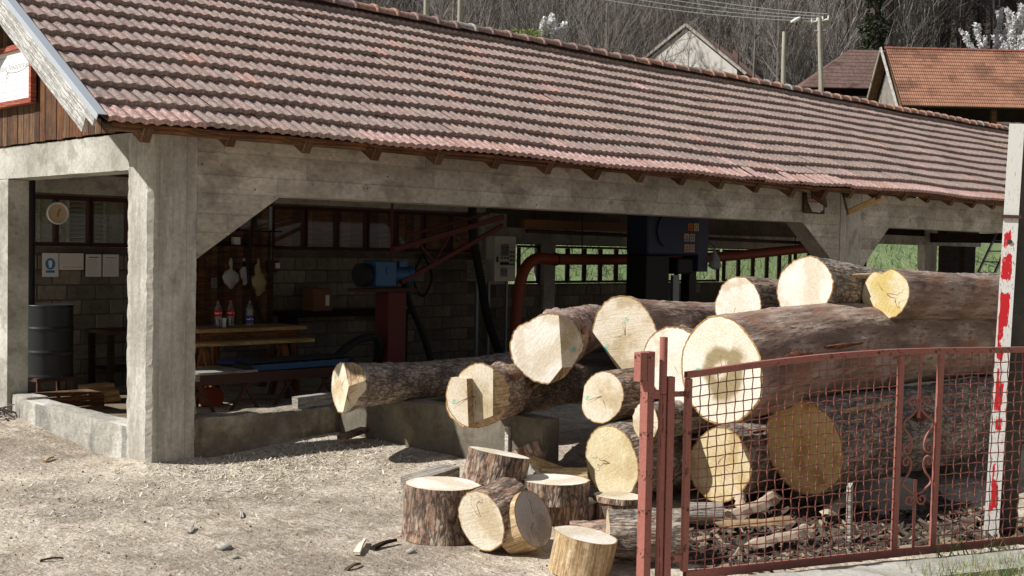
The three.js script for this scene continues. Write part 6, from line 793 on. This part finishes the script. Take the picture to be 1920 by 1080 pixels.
// ------------------------------------------------------------------ litter on the yard
{
  const rr = rng(1234); const chipGeo = (seed) => { const r = rng(seed), n = 6, pos = [], w = 0.35 + r() * 0.3, curl = 0.5 + r() * 2.2; const P = (i, s) => { const t = i / n - 0.5, a = t * curl; return [Math.sin(a) / curl * 1.0 * (curl > 0.2 ? 1 : 1), (1 - Math.cos(a)) / curl * 1.0, s * w * 0.12 * (1 - Math.abs(t) * 0.9)]; }; for (let i = 0; i < n; i++) { const A = P(i, -1), B = P(i + 1, -1), C = P(i + 1, 1), D = P(i, 1); pos.push(...A, ...C, ...B, ...A, ...D, ...C); } const g = new THREE.BufferGeometry(); g.setAttribute('position', new THREE.Float32BufferAttribute(pos, 3)); g.computeVertexNormals(); return g; };
  const onYard = (label, name, geo, mat, count, where, s0, s1, tilt, cols) => { const im = shade(new THREE.InstancedMesh(geo, mat, count)); im.name = name; im.userData.kind = 'stuff'; im.userData.label = label; im.userData.category = 'litter'; for (let i = 0; i < count; i++) { const [x, z] = where(rr), s = lerp(s0, s1, rr() * rr()); im.setMatrixAt(i, new THREE.Matrix4().compose(V(x, yardAt(x, z) + 0.004, z), new THREE.Quaternion().setFromEuler(new THREE.Euler((rr() - 0.5) * tilt, rr() * 6.283, (rr() - 0.5) * tilt)), V(s, s, s))); const c = cols[(rr() * cols.length) | 0]; im.setColorAt(i, new THREE.Color(c)); } scene.add(im); };
  const dm = MS({ color: 0xffffff, side: THREE.DoubleSide, roughness: 0.95 });
  const near = (cx, cz, sx, sz) => (r) => { for (;;) { const x = cx + (r() + r() + r() - 1.5) * sx, z = cz + (r() + r() + r() - 1.5) * sz; if (z < 0.02 && x > -0.02) continue; if (x > 2.18 && z < 3.5) continue; return [x, z]; } };
  onYard('curled pale wood shavings drifted by the pillar', 'wood_shavings', chipGeo(1), dm, 5600, (r) => (r() < 0.72 ? near(1.05, 0.8, 1.2, 0.9)(r) : near(-0.3, 1.0, 1.8, 1.2)(r)), 0.025, 0.125, 0.9, ['#d8d0c0', '#c4baa8', '#e8e2d6', '#aca08c', '#dccfb4']);
  onYard('sawdust grains and splinters over the yard', 'wood_splinters', chipGeo(2), dm, 11000, (r) => { for (;;) { const x = -4 + r() * 6.2, z = -3 + r() * 8.8; if (z < 0.02 && x > -0.02) continue; if (x > 2.18 && z < 3.5) continue; return [x, z]; } }, 0.006, 0.035, 0.8, ['#b4a692', '#a89a86', '#c4b8a4', '#8a7a66', '#645646', '#d4cab8']);
  onYard('sawdust and bark crumbs spread near the rounds', 'bark_crumbs', new THREE.DodecahedronGeometry(0.5, 0), MS({ roughness: 1 }), 1100, (r) => { for (;;) { const x = -4 + r() * 7.2, z = -3 + r() * 9; if (z < 0.02 && x > -0.02) continue; if (x > 2.18 && z < 3.5) continue; return [x, z]; } }, 0.006, 0.026, 3, ['#7c6854', '#54463a', '#948470', '#b0a490', '#6a4a38']);
  // bark slabs and strips under the logs behind the gate
  const slab = (() => { const n = 16, m = 4, pos = []; const P = (i, j) => { const t = i / n - 0.5, s = j / m - 0.5; return [t * (1 + 0.1 * fbm3(s * 5, t * 4, 1)), 0.22 * Math.cos(s * 3.1) - 0.1 + 0.1 * fbm3(t * 5, s * 5, 2), s * (0.42 + 0.5 * fbm3(t * 7, 5, 3)) + 0.18 * Math.sin(t * 4)]; }; for (let i = 0; i < n; i++) for (let j = 0; j < m; j++) { const A = P(i, j), B = P(i + 1, j), C = P(i + 1, j + 1), D = P(i, j + 1); pos.push(...A, ...C, ...B, ...A, ...D, ...C); } const g = new THREE.BufferGeometry(); g.setAttribute('position', new THREE.Float32BufferAttribute(pos, 3)); g.computeVertexNormals(); return g; })();
  const shred = slab.clone(); shred.scale(1.5, 0.5, 0.42);
  onYard('mat of fallen bark behind the gate, darkened in place of log shade', 'bark_litter', shred, dm, 5200, (r) => { const t = r() * 3.3, o = -0.02 - r() * 1.5; return [GO.x + 0.35 + GD.x * t - GD.z * o, GO.z + GD.z * t + GD.x * o]; }, 0.03, 0.26, 0.7, ['#453b32', '#50443a', '#3a322b', '#5c4e41', '#6e5e4e', '#4a3e35', '#40362e', '#8c7c66']);  // real bark, its colours kept dark to stand for shade below the logs
  const big = [['long pale bark strip lying behind the gate mesh', [2.6, 0.1, 4.95], 0.3, 1.1], ['torn bark slab showing its pale inside behind the gate', [2.2, 0.09, 5.25], -0.3, 0.8], ['wide bark slab at the foot of the yellow-ended log', [2.75, 0.12, 4.75], 0.9, 0.7], ['bark strip with frayed edge near the gate rail', [2.0, 0.07, 5.6], 0.1, 0.9], ['curved pale inner-bark strip leaning on the lichen-covered offcut', [0.95, 0.1, 5.02], 1.7, 0.42], ['bark slab in shadow below the amber-ended log', [3.3, 0.09, 5.3], 0.5, 0.9]];
  big.forEach(([l, p, a, s], i) => { const o = solo('bark_slab', slab, i === 4 || i === 1 ? M.strippedWood : MS({ map: barkGrey.map, color: 0xe0d2c4, side: THREE.DoubleSide }), l, 'bark', 'bark slabs behind the gate'); o.position.set(...p); o.scale.set(s * 0.8, s * 0.22, s * 0.3); o.rotation.set(i === 4 ? 0.9 : 0.1, a, i === 4 ? 0.5 : 0.06); }); 
  { const o = solo('sun_sliver', rough(bx(-0.05, 0.05, 0, 0.42, -0.015, 0.015, 0.004), 0.01, 8, 3), M.pale, 'pale board added as a sunlit sliver under the amber-ended log', 'sun_sliver'); o.position.set(2.62, 0.0, 5.82); o.rotation.set(0, 0.4, 0.14); }  // pale board added where a sliver of sunlight shows under the log
  M.paleStick = MS({ color: 0xe0d6c2, roughness: 0.8 });
  // stones, sticks and splinters one can pick out
  [['rounded grey stone, largest on the yard', -0.98, 3.02, 0.042], ['small grey stone in front of the largest one', -1.06, 3.28, 0.022], ['small pale stone left of the pillar foot', -2.6, 1.3, 0.02], ['flat stone by the leftmost round', -0.06, 3.95, 0.03]].forEach(([l, x, z, s], i) => { const g = new THREE.IcosahedronGeometry(s, 3); const o = solo('stone', rough(g, s * 0.7, 1.4 / s, i), M.concrete, l, 'stone', 'stones on the yard'); o.scale.set(1.2, 0.65, 0.9); o.position.set(x, yardAt(x, z) + s * 0.35, z); });
  [['bright pale split stick lying left of the rounds', -0.28, 3.66, 0.34, 0.75, M.paleStick, 0.05], ['dark crooked bark piece beside the pale stick', -0.1, 3.7, 0.26, 0.2, M.darkWood, 0.05], ['pale splinter on the open yard', -0.9, 2.4, 0.2, 0.9, M.pale, 0.03], ['second pale splinter right of the first', -0.35, 2.2, 0.22, 1.1, M.pale, 0.025], ['dark bark sliver near the photo centre bottom', -0.6, 4.0, 0.16, 0.3, M.brown[0], 0.03], ['brown twig in the left foreground', -2.0, 2.5, 0.15, -0.4, M.brown[1], 0.02], ['pale bark curl at the gable wall foot', -0.55, -0.9, 0.16, 0.6, M.strippedWood, 0.04]].forEach(([l, x, z, L, a, m, w], i) => { const g = rough(uvBox(new THREE.BoxGeometry(L, w * 0.4, w, 8, 2, 2)), 0.006, 9, i); const p = g.attributes.position; for (let k = 0; k < p.count; k++) { const t = p.getX(k) / L + 0.5; p.setZ(k, p.getZ(k) * (1 - 0.6 * t)); p.setY(k, p.getY(k) + 0.012 * Math.sin(t * 3)); } const o = solo('stick', g, m, l, 'stick', 'sticks on the yard'); o.position.set(x, yardAt(x, z) + w * 0.25 + 0.006, z); o.rotation.set(0, a, 0.04); });
  { const b = thing('brushwood', 'small heap of dry brushwood at the second pillar foot', 'brushwood', [-0.12, yardAt(-0.12, -3.2), -3.15]), r3 = rng(66); for (let i = 0; i < 14; i++) { const a = r3() * 6.28, L = 0.15 + r3() * 0.2; part(b, 'twig', rod([Math.cos(a) * L, 0.01 + r3() * 0.05, Math.sin(a) * L], [-Math.cos(a) * L * 0.4, 0.04 + r3() * 0.13, -Math.sin(a) * L * 0.4], 0.012, 5, 0.006), M.greyWood); } }
  // grass at the kerb and two small tufts
  const blade = (() => { const n = 5, pos = []; const P = (i, s) => { const t = i / n; return [s * 0.02 * (1 - t), t, 0.35 * t * t]; }; for (let i = 0; i < n; i++) { const A = P(i, -1), B = P(i, 1), C = P(i + 1, 1), D = P(i + 1, -1); pos.push(...A, ...B, ...C, ...A, ...C, ...D); } const g = new THREE.BufferGeometry(); g.setAttribute('position', new THREE.Float32BufferAttribute(pos, 3)); g.computeVertexNormals(); return g; })();
  const grass = (label, count, where, h0, h1) => { const im = shade(new THREE.InstancedMesh(blade, leafMat(0xffffff), count)); im.name = numbered('grass'); im.userData.kind = 'stuff'; im.userData.label = label; im.userData.category = 'grass'; for (let i = 0; i < count; i++) { const [x, z] = where(rr), s = lerp(h0, h1, rr()); im.setMatrixAt(i, new THREE.Matrix4().compose(V(x, yardAt(x, z) - 0.01, z), new THREE.Quaternion().setFromEuler(new THREE.Euler((rr() - 0.5) * 0.9, rr() * 6.283, (rr() - 0.5) * 0.9)), V(s * 1.1, s, s))); im.setColorAt(i, new THREE.Color(['#5c7834', '#7a9248', '#8a8c58', '#b0a678', '#4c6a2c'][(rr() * 5) | 0])); } scene.add(im); };
  grass('green grass growing over the kerb at the right corner', 1500, (r) => { const t = 1.45 + r() * 1.9, o = 0.25 + (r() + r()) * 0.28; return [GO.x + GD.x * t - GD.z * o, GO.z + GD.z * t + GD.x * o]; }, 0.05, 0.2);
  grass('small green tuft in the left foreground', 160, (r) => [-1.56 + (r() - 0.5) * 0.22, 3.56 + (r() - 0.5) * 0.12], 0.02, 0.05);
  { const im = shade(new THREE.InstancedMesh(blade, leafMat(0xffffff), 7000)); im.name = numbered('grass'); tag(im, 'rough green grass on the bank behind the open bay', 'grass', null, 'stuff'); for (let i = 0; i < 7000; i++) { const x = 14 + rr() * 34, z = -7 - rr() * 9, s = 0.15 + rr() * 0.35; im.setMatrixAt(i, new THREE.Matrix4().compose(V(x, bankAt(x, z) + fbm3(x * 0.9, 7, z * 0.9, 3) * 0.18, z), new THREE.Quaternion().setFromEuler(new THREE.Euler((rr() - 0.5) * 1.2, rr() * 6.283, (rr() - 0.5) * 1.2)), V(s * 3, s, s))); im.setColorAt(i, new THREE.Color(['#668048', '#7c9458', '#9a9a68', '#56703c'][(rr() * 4) | 0])); } scene.add(im); }
  grass('tall thin grass blades at the gate rail', 60, (r) => { const t = 1.9 + r() * 1.2, o = 0.06 + r() * 0.1; return [GO.x + GD.x * t - GD.z * o, GO.z + GD.z * t + GD.x * o]; }, 0.12, 0.3);
}
renderer.render(scene, camera);
